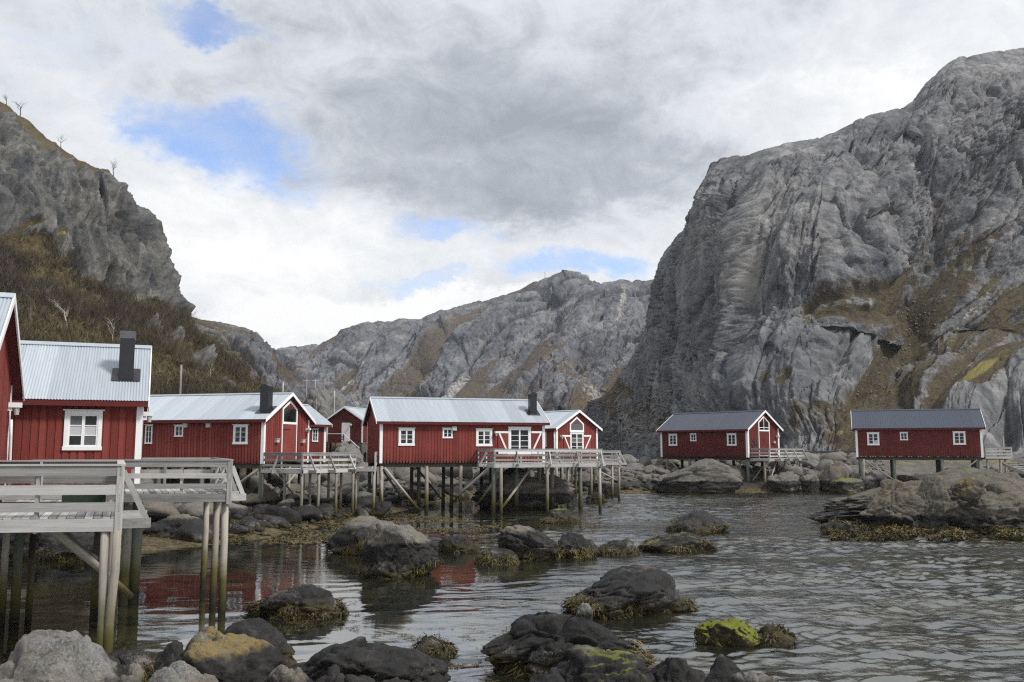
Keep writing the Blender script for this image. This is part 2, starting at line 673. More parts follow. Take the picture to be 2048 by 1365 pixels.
def paint_red(name, col):
    m, t = material(name)
    o = t.obj()
    p = t.pos()
    r = t.rnd()
    n1 = t.noise(t.vm('MULTIPLY', o, (6, 6, 0.7)), 1.0, 5, 0.65)
    n2 = t.noise(p, 0.9, 4, 0.6)
    n3 = t.noise(t.vm('MULTIPLY', p, (30, 30, 3)), 1.0, 4, 0.7)
    f = t.m('ADD', t.m('ADD', t.m('MULTIPLY', n1, 0.5), t.m('MULTIPLY', n2, 0.45)), t.m('MULTIPLY', t.m('SUBTRACT', r, 0.5), 0.35))
    c = t.ramp(f, [(0.2, tuple(x * 0.62 for x in col)), (0.5, col), (0.8, (col[0] * 1.28, col[1] * 1.75, col[2] * 1.85))])
    c = t.mix(t.m('MULTIPLY', t.smooth(n3, 0.60, 0.74), 0.35), c, (0.13, 0.075, 0.06))
    gz = t.xyz(t.n('ShaderNodeTexCoord').outputs['Generated'])[2]
    gm = t.m('MULTIPLY', t.smooth(t.m('ADD', gz, t.m('MULTIPLY', t.m('SUBTRACT', n1, 0.5), 0.25)), 0.16, 0.0), 0.6)
    c = t.mix(gm, c, (0.055, 0.022, 0.018))                # splash dirt at the foot of each board
    t.out(t.bsdf(c, 0.8, 0, 0.18, t.bump(n3, 0.3, 0.006)))
    return m


M['red'] = paint_red('falu_red_paint', (0.192, 0.040, 0.033))
M['darkred'] = paint_red('falu_red_paint_dull', (0.128, 0.027, 0.024))
M['fascia'] = simple('dark_red_fascia_paint', (0.10, 0.018, 0.017), 0.7, 0.2, 0.15, 5.0)
M['white'] = simple('white_paint', (0.74, 0.75, 0.75), 0.5, 0.4, 0.05, 7.0)
M['black'] = simple('black_sheet_metal', (0.012, 0.013, 0.016), 0.35, 0.5, 0.3, 4.0)
M['capmetal'] = simple('weathered_cap_metal', (0.13, 0.13, 0.14), 0.3, 0.5, 0.35, 6.0, metal=0.6)
M['iron'] = simple('black_iron', (0.02, 0.02, 0.022), 0.5, 0.5, 0.2, 5.0)
M['zinc'] = simple('corrugated_zinc', (0.36, 0.40, 0.445), 0.5, 0.5, 0.24, 1.0, metal=0.15, grain=(5, 0.6, 1))
M['slate'] = simple('slate_blue_metal_roof', (0.042, 0.052, 0.076), 0.5, 0.4, 0.14, 1.2)
M['grey_box'] = simple('grey_plastic_housing', (0.42, 0.41, 0.39), 0.5, 0.4, 0.1, 5.0)
M['wood'] = wood_mat('weathered_grey_timber', (0.17, 0.166, 0.162), (0.50, 0.495, 0.485))
M['deckwood'] = wood_mat('weathered_deck_plank', (0.20, 0.195, 0.19), (0.52, 0.515, 0.51))
M['pile'] = wood_mat('tidal_timber_pile', (0.19, 0.175, 0.145), (0.40, 0.37, 0.325), True)
M['oldpile'] = wood_mat('old_green_timber_pile', (0.085, 0.105, 0.082), (0.20, 0.225, 0.185), True)
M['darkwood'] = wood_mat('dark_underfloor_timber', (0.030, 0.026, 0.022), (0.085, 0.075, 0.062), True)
M['moss'] = simple('mossy_timber', (0.030, 0.042, 0.026), 0.9, 0.2, 0.4, 6.0)
M['inside'] = simple('dim_room_lining', (0.06, 0.05, 0.04), 0.9, 0.1, 0.3, 2.0)

m, t = material('window_glass')
n = t.noise(t.pos(), 1.3, 3, 0.5)
gc = t.mix(t.m('MULTIPLY', t.smooth(t.rnd(), 0.72, 0.9), 0.7), t.ramp(n, [(0.35, (0.006, 0.007, 0.008)), (0.7, (0.024, 0.026, 0.028))]), (0.13, 0.135, 0.14))  # random panes coloured paler: a pale reflection painted into the glass
t.out(t.bsdf(gc, 0.06, 0, 0.3, t.bump(n, 0.05, 0.02)))
M['glass'] = m
M['curtain'] = simple('pale_curtain', (0.45, 0.45, 0.47), 0.9, 0.1, 0.1, 6.0)  # flat pale fill for chosen panes, in place of glass


def boulder_mat(name, tide=1.0, dry=(0.140, 0.133, 0.122), wet=(0.017, 0.0163, 0.016)):
    m, t = material(name)
    p = t.pos()
    z = t.xyz(p)[2]
    nz = t.xyz(t.nrm())[2]
    n1 = t.noise(p, 1.1, 8, 0.66)
    n2 = t.noise(p, 6.0, 7, 0.7)
    n3 = t.noise(p, 0.55, 5, 0.6)
    n4 = t.noise(p, 28.0, 4, 0.7)
    fo = t.noise(t.vm('MULTIPLY', t.vm('ADD', p, t.vm('MULTIPLY', t.noise(p, 1.2, 3, 0.5, color=True), (0.5, 0.5, 0.5))), (2.2, 1.2, 9.0)), 1.0, 6, 0.7)
    r = t.rnd()
    d = tuple(c * 0.55 for c in dry)
    l = tuple(min(1, c * 1.55) for c in dry)
    drc = t.ramp(t.m('ADD', t.m('MULTIPLY', n1, 0.65), t.m('ADD', t.m('MULTIPLY', n2, 0.3), t.m('MULTIPLY', t.m('SUBTRACT', r, 0.5), 0.12))),
                 [(0.28, d), (0.47, dry), (0.66, l)])
    drc = t.mix(t.m('MULTIPLY', t.smooth(fo, 0.50, 0.36), 0.6), drc, t.mix(1.0, drc, (0.35, 0.33, 0.31), 'MULTIPLY'))
    drc = t.mix(t.m('MULTIPLY', t.smooth(n4, 0.54, 0.64), 0.55), drc, (0.30, 0.29, 0.265))
    drc = t.mix(t.m('MULTIPLY', t.smooth(n4, 0.46, 0.36), 0.6), drc, (0.035, 0.033, 0.030))
    # warm brown staining just above the tide mark
    drc = t.mix(t.m('MULTIPLY', t.smooth(t.m('ADD', n3, t.m('MULTIPLY', r, 0.2)), 0.55, 0.75), 0.45), drc, (0.105, 0.078, 0.048))
    lic = t.attr('lichen', 'OBJECT')
    lm = t.m('MULTIPLY', t.smooth(t.m('ADD', t.m('ADD', t.m('MULTIPLY', n1, 0.7), t.m('MULTIPLY', n2, 0.9)), t.m('ADD', t.m('MULTIPLY', nz, 0.12), t.m('MULTIPLY', lic, 0.30))), 1.06, 1.24), t.smooth(n4, 0.40, 0.54))
    drc = t.mix(lm, drc, t.mix(n2, (0.12, 0.085, 0.018), (0.25, 0.175, 0.055)))
    wc = t.ramp(t.m('ADD', t.m('MULTIPLY', n1, 0.5), t.m('MULTIPLY', n2, 0.5)), [(0.32, tuple(c * 0.4 for c in wet)), (0.5, wet), (0.62, tuple(c * 2.2 for c in wet)), (0.75, tuple(c * 4.5 for c in wet))])
    wc = t.mix(t.m('MULTIPLY', t.smooth(n4, 0.60, 0.72), 0.4), wc, (0.10, 0.095, 0.085))
    zt = t.m('ADD', z, t.m('ADD', t.m('MULTIPLY', t.m('SUBTRACT', n3, 0.5), 0.36), t.m('MULTIPLY', t.m('SUBTRACT', n2, 0.5), 0.22)))
    wm = t.smooth(zt, tide + 0.10, tide - 0.06)
    col = t.mix(wm, drc, wc)
    # barnacles: a pale speckled band low on the stone
    bm = t.m('MULTIPLY', t.m('MULTIPLY', t.smooth(z, 0.62, 0.40), t.smooth(z, 0.06, 0.16)), t.smooth(t.m('ADD', t.m('MULTIPLY', n4, 0.55), n1), 0.80, 0.95))
    col = t.mix(t.m('MULTIPLY', bm, 0.7), col, (0.20, 0.185, 0.165))
    # brown rockweed film near the water line
    sw = t.m('MULTIPLY', t.smooth(t.m('ADD', z, t.m('MULTIPLY', t.m('SUBTRACT', n1, 0.5), 1.1)), 0.42, 0.16), 0.85)
    col = t.mix(sw, col, t.mix(t.smooth(n2, 0.4, 0.62), (0.020, 0.016, 0.007), (0.062, 0.048, 0.014)))
    alg = t.attr('algae', 'OBJECT')
    am = t.smooth(t.m('ADD', t.m('ADD', t.m('MULTIPLY', n3, 0.9), t.m('MULTIPLY', n2, 0.25)), t.m('ADD', t.m('MULTIPLY', nz, 0.55), t.m('MULTIPLY', alg, 0.52))), 1.20, 1.36)
    am = t.m('MULTIPLY', am, t.smooth(alg, 0.05, 0.2))
    col = t.mix(am, col, t.mix(n2, (0.060, 0.072, 0.006), (0.185, 0.20, 0.018)))
    rough = t.m('SUBTRACT', 0.9, t.m('MULTIPLY', wm, 0.30))
    h = t.m('ADD', t.m('ADD', t.m('MULTIPLY', n2, 0.7), t.m('MULTIPLY', fo, 0.5)), t.m('MULTIPLY', n4, 0.28))
    t.out(t.bsdf(col, rough, 0, 0.22, t.bump(h, 1.0, 0.06)))
    return m


M['boulder'] = boulder_mat('tide_marked_stone')
M['pale'] = boulder_mat('pale_dry_stone', 1.0, (0.168, 0.166, 0.160))
M['outcrop'] = boulder_mat('islet_stone', 0.72, (0.110, 0.101, 0.084))

m, t = material('rockweed')
n = t.attr('tint')
t.out(t.bsdf(t.ramp(n, [(0.0, (0.018, 0.013, 0.005)), (0.5, (0.055, 0.040, 0.011)), (1.0, (0.135, 0.105, 0.022))]), 0.55, 0, 0.4))
M['weed'] = m
m, t = material('scrub_twigs')
n = t.attr('tint')
t.out(t.bsdf(t.ramp(n, [(0.0, (0.034, 0.027, 0.022)), (0.3, (0.082, 0.066, 0.053)), (0.55, (0.100, 0.081, 0.049)), (0.8, (0.110, 0.101, 0.045)), (1.0, (0.23, 0.19, 0.115))]), 0.9, 0, 0.15))
M['scrub'] = m
M['bark'] = simple('grey_birch_bark', (0.10, 0.085, 0.075), 0.9, 0.2, 0.3, 5.0)
M['whitebark'] = simple('white_birch_bark', (0.42, 0.38, 0.32), 0.9, 0.2, 0.3, 5.0)

# shore ground
m, t = material('shore_ground')
p = t.pos()
z = t.xyz(p)[2]
n1 = t.noise(p, 0.5, 8, 0.65)
n2 = t.noise(p, 4.0, 7, 0.7)
gr = t.ramp(t.m('ADD', t.m('MULTIPLY', n1, 0.5), t.m('MULTIPLY', n2, 0.5)), [(0.3, (0.035, 0.031, 0.027)), (0.5, (0.085, 0.078, 0.066)), (0.7, (0.19, 0.18, 0.165))])
mud = t.mix(t.smooth(n2, 0.38, 0.62), (0.028, 0.021, 0.009), (0.105, 0.082, 0.040))
dk = t.ramp(n2, [(0.3, (0.012, 0.011, 0.010)), (0.7, (0.050, 0.045, 0.038))])
zz = t.m('ADD', z, t.m('MULTIPLY', t.m('SUBTRACT', n1, 0.5), 0.6))
c = t.mix(t.smooth(zz, 0.85, 1.15), dk, gr)
c = t.mix(t.smooth(zz, 0.55, 0.25), c, mud)
c = t.mix(t.m('MULTIPLY', t.smooth(zz, 1.9, 2.4), t.smooth(n1, 0.48, 0.6)), c, t.mix(n2, (0.10, 0.085, 0.03), (0.20, 0.17, 0.06)))
t.out(t.bsdf(c, 0.85, 0, 0.3, t.bump(n2, 0.9, 0.08)))
M['shore'] = m

# water
m, t = material('sea_water')
p = t.pos()
px_, py_, pz_ = t.xyz(p)
big = t.noise(t.vm('MULTIPLY', p, (0.05, 0.12, 1)), 1.0, 3, 0.55)
pw = t.vm('ADD', p, t.vm('MULTIPLY', t.vm('SUBTRACT', t.noise(p, 0.35, 2, 0.5, color=True), (0.5, 0.5, 0.5)), (1.2, 1.2, 0)))
rot = t.n('ShaderNodeVectorRotate', rotation_type='Z_AXIS')
t.l(pw, rot.inputs['Vector'])
rot.inputs['Angle'].default_value = R(14)
pr = rot.outputs[0]
w1 = t.noise(t.vm('MULTIPLY', pr, (0.8, 1.7, 1)), 1.0, 3, 0.5, 0.6)
w2 = t.noise(t.vm('MULTIPLY', pr, (2.6, 4.6, 1)), 1.0, 4, 0.6, 0.4)
w3 = t.noise(t.vm('MULTIPLY', p, (0.22, 0.5, 1)), 1.0, 2, 0.5)
# the inner bay between the rocks is sheltered, the open water to the right is ruffled
shel = t.smooth(t.m('ADD', px_, t.m('ADD', t.m('MULTIPLY', py_, -0.02), t.m('MULTIPLY', t.m('SUBTRACT', big, 0.5), 9.0))), -3.0, 8.0)
amp = t.m('ADD', 0.45, t.m('MULTIPLY', shel, 6.5))
h = t.m('ADD', t.m('MULTIPLY', w1, 0.45), t.m('MULTIPLY', w2, 0.42))
h = t.m('MULTIPLY', h, t.m('MULTIPLY', amp, t.m('ADD', 0.30, t.m('MULTIPLY', t.smooth(big, 0.33, 0.60), 0.70))))
nb = t.bump(h, 1.0, 0.018)
sb = t.noise(p, 0.33, 6, 0.65)
deepc = t.mix(t.smooth(sb, 0.45, 0.62), (0.010, 0.012, 0.009), (0.032, 0.030, 0.015))
t.out(t.bsdf(deepc, t.m('ADD', 0.03, t.m('MULTIPLY', shel, 0.07)), 0, 0.5, nb, IOR=3.2))
M['water'] = m

# ------------------------------------------------------------------ terrain sheets
def interp(tab, x):
    tab = sorted(tab)
    return np.interp(x, [a for a, _ in tab], [b for _, b in tab])


def smooth1d(a, k):
    if k < 2:
        return a
    ker = np.hanning(k + 2)[1:-1]
    ker /= ker.sum()
    pad = np.pad(a, (k, k), 'edge')
    return np.convolve(pad, ker, 'same')[k:-k]


def zat(py, Y):                       # height of the sight line through image row py at distance Y
    t_ = (CY - py) / FPX
    return CAMH + Y * (sp + t_ * cp) / (cp - t_ * sp)


def row_of(z, Y):
    k = (z - CAMH) / Y
    yc = (k * cp - sp) / (cp + k * sp)
    return CY - yc * FPX


def xat(px, z, Y):
    k = (z - CAMH) / Y
    yc = (k * cp - sp) / (cp + k * sp)
    return (px - CX) / FPX * Y / (cp - yc * sp)


def terrain(name, px0, px1, ncol, nrow, ctrl, disp, mat, back=70.0, masks=None):
    """ctrl: list of functions px -> (height z, distance Y), from the foot up to the crest."""
    px = np.linspace(px0, px1, ncol)
    Zc, Yc = [], []
    for f in ctrl:
        z, y = f(px)
        Zc.append(z)
        Yc.append(y)
    Zc, Yc = np.array(Zc), np.array(Yc)
    rows = row_of(Zc, Yc)
    # rows spread evenly over the visible height of each column
    cum = np.concatenate([np.zeros((1, ncol)), np.cumsum(np.abs(np.diff(rows, axis=0)) + 6.0, axis=0)])
    cum /= cum[-1]
    tt = np.linspace(0, 1, nrow)
    Z = np.empty((nrow, ncol))
    Y = np.empty((nrow, ncol))
    for c in range(ncol):
        Z[:, c] = np.interp(tt, cum[:, c], Zc[:, c])
        Y[:, c] = np.interp(tt, cum[:, c], Yc[:, c])
    for _ in range(nrow // 40):       # soften the profile's corners, ends kept
        Z[1:-1] = (Z[:-2] + 2 * Z[1:-1] + Z[2:]) / 4
        Y[1:-1] = (Y[:-2] + 2 * Y[1:-1] + Y[2:]) / 4
    # carry on behind the crest
    nb = 8
    for k in range(1, nb + 1):
        g = k / nb
        Z = np.vstack([Z, (Zc[-1] - back * 0.35 * g ** 1.6)[None]])
        Y = np.vstack([Y, (Yc[-1] + back * g)[None]])
    PXg = np.repeat(px[None], Z.shape[0], 0)
    X = xat(PXg, Z, Y)
    nr = Z.shape[0]
    V = np.stack([X, Y, Z], -1)
    du = np.gradient(V, axis=1)
    dv = np.gradient(V, axis=0)
    N = np.cross(du, dv)
    N /= np.linalg.norm(N, axis=-1, keepdims=True) + 1e-9
    if N[nr // 3, ncol // 2, 1] > 0:
        N = -N
    for _ in range(6):
        N[1:-1] = (N[:-2] + N[1:-1] + N[2:]) / 3
        N[:, 1:-1] = (N[:, :-2] + N[:, 1:-1] + N[:, 2:]) / 3
    N /= np.linalg.norm(N, axis=-1, keepdims=True) + 1e-9
    PY = row_of(Z, Y)
    vf = V.reshape(-1, 3)
    S = 1.5 * Z                                           # height, stretched to the length of a steep face
    hm = slice(nr // 4, nr - 9)
    st_ = np.sqrt(np.diff(X[hm], axis=1) ** 2 + np.diff(Y[hm], axis=1) ** 2).mean(0)
    U = np.concatenate([[0], np.cumsum(st_)])             # length measured along the face
    VS = np.stack([np.repeat(U[None], nr, 0), 0.02 * Y, S], -1).reshape(-1, 3).astype(np.float32)
    D = disp(VS, PXg.ravel(), PY.ravel(), np.repeat(np.linspace(0, 1.0, nr)[:, None], ncol, 1).ravel())
    vf = vf + N.reshape(-1, 3) * D[:, None]
    at = masks(VS, PXg.ravel(), PY.ravel(), D) if masks else {}
    idx = np.arange(nr * ncol).reshape(nr, ncol)
    F = np.stack([idx[:-1, :-1], idx[:-1, 1:], idx[1:, 1:], idx[1:, :-1]], -1).reshape(-1, 4)
    me = mesh_np(name, vf, F, mat, True, at)
    o = link(name, me)
    tag(o, kind='structure')
    return o, vf.reshape(nr, ncol, 3), at, PXg, PY, N


def ell(px, py, cx, cy, rx, ry, rot=0):
    c, s = math.cos(R(rot)), math.sin(R(rot))
    dx, dy = px - cx, py - cy
    u = (dx * c + dy * s) / rx
    v = (-dx * s + dy * c) / ry
    return np.sqrt(u * u + v * v)


def domes(px, py, lst):
    out = np.zeros(len(px), np.float32)
    for (cx, cy, rx, ry, rot, amp, pw) in lst:
        r = ell(px, py, cx, cy, rx, ry, rot)
        b = amp * np.clip(1 - r ** 2, 0, 1) ** pw
        out = np.where(np.abs(b) > np.abs(out), b, out) if amp > 0 else out + b
    return out


def shear_pts(v, sc, rotY=0.0, stretch=(1, 1, 1)):
    c, s = math.cos(R(rotY)), math.sin(R(rotY))
    q = np.stack([(v[:, 0] * c + v[:, 2] * s) * stretch[0], v[:, 1] * stretch[1], (-v[:, 0] * s + v[:, 2] * c) * stretch[2]], -1)
    return (q * sc).astype(np.float32)


def rocky(v, big, cell, dip=55, st=0.38, seed=1, cr=1.0):
    """granite: broad steps, jointed slabs and blocks, broken facets; dip = lean of the steep joints"""
    wv = v + (np.stack([perlin(v / (cell * 3.0), 91), perlin(v / (cell * 3.0), 92), perlin(v / (cell * 3.0), 93)], -1) * cell * 0.40
              + np.stack([perlin(v / (cell * 0.22), 94), perlin(v / (cell * 0.22), 95), perlin(v / (cell * 0.22), 96)], -1) * cell * 0.035)
    q = shear_pts(wv, 1.0 / big, dip, (1, 1, st))
    d = big * 0.05 * (fbm(q, 3, 0.5, seed, True) - 0.6)
    msk = sstep(fbm(v / (cell * 2.2), 3, 0.5, seed + 60), -0.30, 0.40)   # some faces stay smooth
    x, z = wv[:, 0], wv[:, 2]
    for k, (sc, am, jt, da) in enumerate(((1.0, 0.20, 0.15, 0), (0.46, 0.22, 0.17, 13), (0.19, 0.30, 0.20, -9), (0.085, 0.36, 0.24, 6))):
        c = cell * sc
        o_, e = blocks(x, z, c, c / st * 1.15, dip + da, dip + da + 62, seed + 3 + k)
        f_, e2 = facets(shear_pts(wv, 1.0 / c, dip - da, (1, 1, st * (1.2 + 0.5 * k))), seed + 7 + k)
        mk = 1.0 if k == 0 else 0.36 + 0.64 * msk
        d += c * cr * mk * (am * o_ + am * 0.8 * f_ - jt * np.exp(-e / (0.05 * c + 0.12)) - 0.5 * jt * np.exp(-e2 * 16))
    d += cell * 0.04 * fbm(v * (3.0 / cell), 6, 0.70, seed + 20) * (0.45 + 0.55 * msk)
    return d


# ---- right massif
SKY_R = [(1090, 872), (1130, 856), (1180, 822), (1222, 778), (1255, 728), (1278, 685), (1295, 640), (1307, 598), (1314, 548), (1330, 505), (1360, 470), (1390, 420),
         (1408, 368), (1424, 330), (1442, 319), (1490, 315), (1530, 300), (1570, 290), (1640, 278), (1700, 250), (1740, 232), (1800, 218), (1826, 205),
         (1852, 168), (1878, 144), (1920, 118), (1980, 106), (2048, 98), (2150, 92), (2300, 110), (2600, 140)]
FOOT_R = [(1090, 470), (1150, 430), (1250, 340), (1320, 245), (1400, 190), (1500, 160), (1700, 140), (2048, 122), (2200, 115), (2600, 110)]
CREST_R = [(1090, 475), (1150, 440), (1250, 360), (1312, 315), (1420, 262), (1500, 245), (1700, 255), (1840, 275), (2048, 300), (2200, 310), (2600, 320)]


def R_foot(px):
    return interp([(1090, -2), (1330, -1.0), (1420, 1.6), (2600, 1.6)], px), smooth1d(interp(FOOT_R, px), 25)


def R_mid(fr, fd):
    def f(px):
        zf, yf = R_foot(px)
        zc, yc = R_crest(px)
        f_ = fd if fr > 0.5 else fd + 0.20 * sstep(px, 1640, 1800) + 0.16 * sstep(px, 1440, 1330)
        y = yf + (yc - yf) * f_
        rf, rc = row_of(zf, yf), row_of(zc, yc)
        return zat(rf + (rc - rf) * fr, y), y
    return f


def R_crest(px):
    y = smooth1d(interp(CREST_R, px), 25)
    return zat(interp(SKY_R, px), y), y


DOMES_R = [
    (1640, 520, 160, 210, -14, 10.4, 0.75), (1560, 470, 160, 240, 8, 7.0, 0.75), (1400, 560, 85, 250, 14, 3.2, 0.75),
    (1720, 400, 120, 95, -20, 8.2, 0.75), (1770, 460, 95, 80, -10, 8.2, 0.75), (1930, 330, 130, 150, 30, 9.3, 0.75),
    (1990, 200, 120, 100, 10, 8.2, 0.75), (1780, 330, 70, 90, 10, 4.6, 0.75), (1990, 470, 90, 130, 20, 7.0, 0.75),
    (1580, 760, 130, 150, 38, 8.2, 0.75), (1690, 700, 110, 100, 20, 8.2, 0.75), (1450, 720, 80, 130, 30, 5.8, 0.75),
    (1340, 760, 70, 110, 25, 2.4, 0.75), (1950, 620, 110, 120, 30, 4.6, 0.75), (2000, 800, 160, 90, -35, 5.8, 0.75), (1870, 780, 80, 60, -30, 3.4, 0.75),
    (1490, 590, 60, 110, 10, 3.4, 0.75), (1200, 820, 80, 60, 20, 4.6, 0.75)]


def R_disp(v, px, py, t):
    wx = px + 14 * perlin(v / 22, 5) + 5 * perlin(v / 7, 6)
    wy = py + 14 * perlin(v / 22, 7) + 5 * perlin(v / 7, 8)
    d = domes(wx, wy, DOMES_R)
    d -= 9 * np.exp(-(ell(px, py, 2015, 862, 42, 40)) ** 2)
    d -= 5 * np.exp(-(ell(wx, wy, 1870, 560, 34, 190, 28)) ** 2)       # the gully
    d -= 5 * np.exp(-(ell(wx, wy, 1700, 330, 10, 70, -18)) ** 2)
    d -= 6 * np.exp(-(ell(wx, wy, 1690, 545, 9, 60, -12)) ** 2)
    d -= 6 * np.exp(-(ell(wx, wy, 1480, 470, 12, 110, 12)) ** 2)
    d -= 5 * np.exp(-(ell(wx, wy, 1970, 330, 14, 110, 42)) ** 2)
    veg = R_veg(v, px, py)
    k = 1 - 0.72 * sstep(veg, 0.35, 0.7)
    edge = sstep(t, 1.0, 0.86) * 0.82 + 0.18
    d = d * sstep(t, 0.99, 0.80)
    # stronger vertical fluting on the main face
    fl = np.exp(-ell(px, py, 1620, 560, 260, 260) ** 2)
    v2 = v + np.stack([0.6 * d, 0.8 * d, 0 * d], -1).astype(np.float32)   # follow the bulges' flanks
    dd = rocky(v2, 60, 12.5, -20, 0.34, 3) * (1 - 0.2 * fl) * k
    wl = sstep(px, 1680, 1800) * sstep(py, 480, 620)     # the slope below the gully: slabs lying over to the left
    dd = dd * (1 - wl) + wl * 0.8 * k * rocky(v2, 50, 9.0, -52, 0.25, 33)
    q = shear_pts(v, 1 / 6.0, -5, (1, 1, 0.10))
    dd += 2.0 * fl * (fbm(q, 3, 0.5, 60, True) - 0.6) * k
    return (d + dd * edge) * sstep(t, 0.0, 0.06)


def R_veg(v, px, py):
    n = fbm(v / 13.0, 4, 0.6, 40) * 0.35
    st = fbm(shear_pts(v, 1 / 9.0, -38, (1, 1, 0.16)), 3, 0.55, 44) * 0.45
    L = [(1770, 605, 150, 48, -33), (1850, 670, 140, 70, -52), (1800, 790, 150, 60, -45), (1930, 720, 130, 40, -35), (1880, 540, 50, 80, 25), (1690, 866, 50, 12, -30),
         (1990, 770, 120, 26, -33), (1230, 780, 45, 30, 10), (1290, 830, 60, 25, 20), (1640, 858, 60, 12, -20), (1570, 820, 30, 14, 0), (1880, 830, 90, 30, -30),
         (2030, 640, 60, 30, -50), (1900, 760, 130, 60, -42), (1960, 660, 90, 30, -45), (1700, 870, 80, 20, -10)]
    m = np.full(len(px), -1.0)
    for (cx, cy, rx, ry, ro) in L:
        m = np.maximum(m, 1.22 - ell(px, py, cx, cy, rx, ry, ro) * 0.70)
    return np.clip(m, -0.6, 0.62) + n + st * 1.6 + 0.02


def R_masks(v, px, py, D):
    veg = R_veg(v, px, py)
    g = np.maximum(1.1 - ell(px, py, 1950, 800, 75, 22, -30), 0.85 - ell(px, py, 1680, 868, 22, 12, 0)) + fbm(v / 6, 3, 0.5, 50) * .3
    scr = np.maximum.reduce([1.05 - 0.7 * ell(px, py, 1265, 855, 85, 60, 30), 0.98 - 0.8 * ell(px, py, 1880, 690, 20, 260, 38),
                             0.95 - 0.8 * ell(px, py, 1790, 370, 60, 20, 30), 0.9 - .8 * ell(px, py, 1830, 420, 22, 120, -10), 0.95 - .8 * ell(px, py, 1780, 640, 14, 120, 55)])
    scr = scr - 0.25 + fbm(shear_pts(v, 1 / 8.0, -38, (1, 1, 0.2)), 3, 0.55, 47) * 0.35
    wet = np.maximum.reduce([1.9 - 1.2 * ell(px, py, 1555, 745, 70, 165, 38), 1.5 - ell(px, py, 1610, 385, 75, 55), 1.1 - ell(px, py, 1640, 460, 130, 160), 1.1 - ell(px, py, 1950, 330, 120, 140), 0 * px + .12])
    return {'veg': np.clip(veg, 0, 1.2), 'scree': np.clip(scr, 0, 1.2), 'grass': np.clip(g, 0, 1), 'wet': np.clip(wet, 0, 1.1),
            'pale': np.clip(1.1 - ell(px + 10 * perlin(v / 9, 70), py + 10 * perlin(v / 9, 71), 1515, 590, 26, 62, 8), 0, 0.85)}


terrain('mountain_right', 1090, 2500, 900, 520, [R_foot, R_mid(0.30, 0.36), R_mid(0.86, 0.74), R_crest], R_disp, M['cliff'], 120, R_masks)

# ---- far range in the middle
SKY_C = [(480, 735), (540, 710), (575, 698), (640, 688), (672, 672), (682, 660), (700, 655), (730, 646), (760, 650), (800, 641), (845, 642), (868, 629), (900, 625), (950, 611),
         (1000, 596), (1040, 580), (1068, 564), (1095, 560), (1112, 562), (1120, 553), (1145, 552), (1172, 553), (1210, 569), (1240, 562), (1290, 563), (1340, 552), (1420, 540), (1500, 540)]


def C_foot(px):
    return np.full(len(px), -3.0), interp([(480, 420), (700, 440), (1000, 430), (1250, 440), (1500, 460)], px)


def C_crest(px):
    y = interp([(480, 980), (700, 900), (900, 820), (1100, 760), (1300, 700), (1500, 700)], px)
    return zat(interp(SKY_C, px), y), y


def C_mid(fr, fd):
    def f(px):
        zf, yf = C_foot(px)
        zc, yc = C_crest(px)
        y = yf + (yc - yf) * fd
        rf, rc = row_of(zf, yf), row_of(zc, yc)
        return zat(rf + (rc - rf) * fr, y), y
    return f


DOMES_C = [(1150, 830, 60, 60, 20, 14, .7), (1130, 575, 60, 30, 0, 9, .7), (900, 690, 90, 45, -25, 9, .7), (1010, 650, 90, 50, -35, 9, .7), (1200, 640, 90, 70, -20, 10, .7),
           (760, 690, 70, 35, -15, 8, .7), (1100, 720, 100, 40, -40, 8, .7)]


def C_disp(v, px, py, t):
    d = domes(px + 12 * perlin(v / 60, 5), py + 12 * perlin(v / 60, 6), DOMES_C)
    veg = C_veg(v, px, py)
    k = 1 - 0.6 * sstep(veg, 0.35, 0.7)
    edge = sstep(t, 1.0, 0.88) * 0.7 + 0.3
    return (d + rocky(v, 150, 30, -38, 0.34, 13) * k) * edge


def C_veg(v, px, py):
    st = fbm(shear_pts(v, 1 / 30.0, -36, (1, 1, 0.12)), 4, 0.6, 144) * 0.8
    n = fbm(v / 45.0, 3, 0.5, 140) * 0.3
    base = interp([(0.0, 0.15), (0.35, 0.30), (0.6, 0.62), (1.0, 0.72)], np.clip((py - interp(SKY_C, px)) / (860 - interp(SKY_C, px)), 0, 1))
    base = base - 0.28 * sstep(px, 1000, 1250) + 0.7 * np.clip(1 - ell(px, py, 1230, 770, 70, 45, 20), 0, 1)
    return np.minimum(base, 0.62) + st * 1.35 + n - 0.06


def C_masks(v, px, py, D):
    veg = C_veg(v, px, py)
    st = fbm(shear_pts(v, 1 / 14.0, -36, (1, 1, 0.06)), 3, 0.55, 150)
    scr = 0.52 * sstep(py, 660, 800) * sstep(px, 1000, 900) * sstep(st, 0.1, 0.6) * 1.6 + 1.0 * np.clip(1.1 - ell(px, py, 1250, 860, 140, 60, 30), 0, 1)
    scr = np.maximum(scr, 1.2 - ell(px, py, 1247, 630, 7, 60, 8))
    return {'veg': np.clip(veg, 0, 1.2), 'scree': np.clip(scr, 0, 1.2), 'grass': np.zeros(len(px)), 'wet': np.full(len(px), .5)}


terrain('mountain_range', 480, 1500, 620, 330, [C_foot, C_mid(0.35, 0.35), C_mid(0.8, 0.72), C_crest], C_disp, M['far'], 200, C_masks)

# ---- low ridge left of the middle
SKY_M = [(300, 640), (372, 630), (400, 640), (440, 645), (475, 656), (512, 663), (535, 680), (558, 700), (590, 722), (620, 755), (645, 778), (690, 803), (740, 835), (800, 868)]


def M_foot(px):
    return np.full(len(px), 1.0), interp([(300, 130), (500, 125), (650, 140), (800, 170)], px)


def M_crest(px):
    y = interp([(300, 330), (500, 310), (620, 260), (800, 200)], px)
    return zat(interp(SKY_M, px), y), y


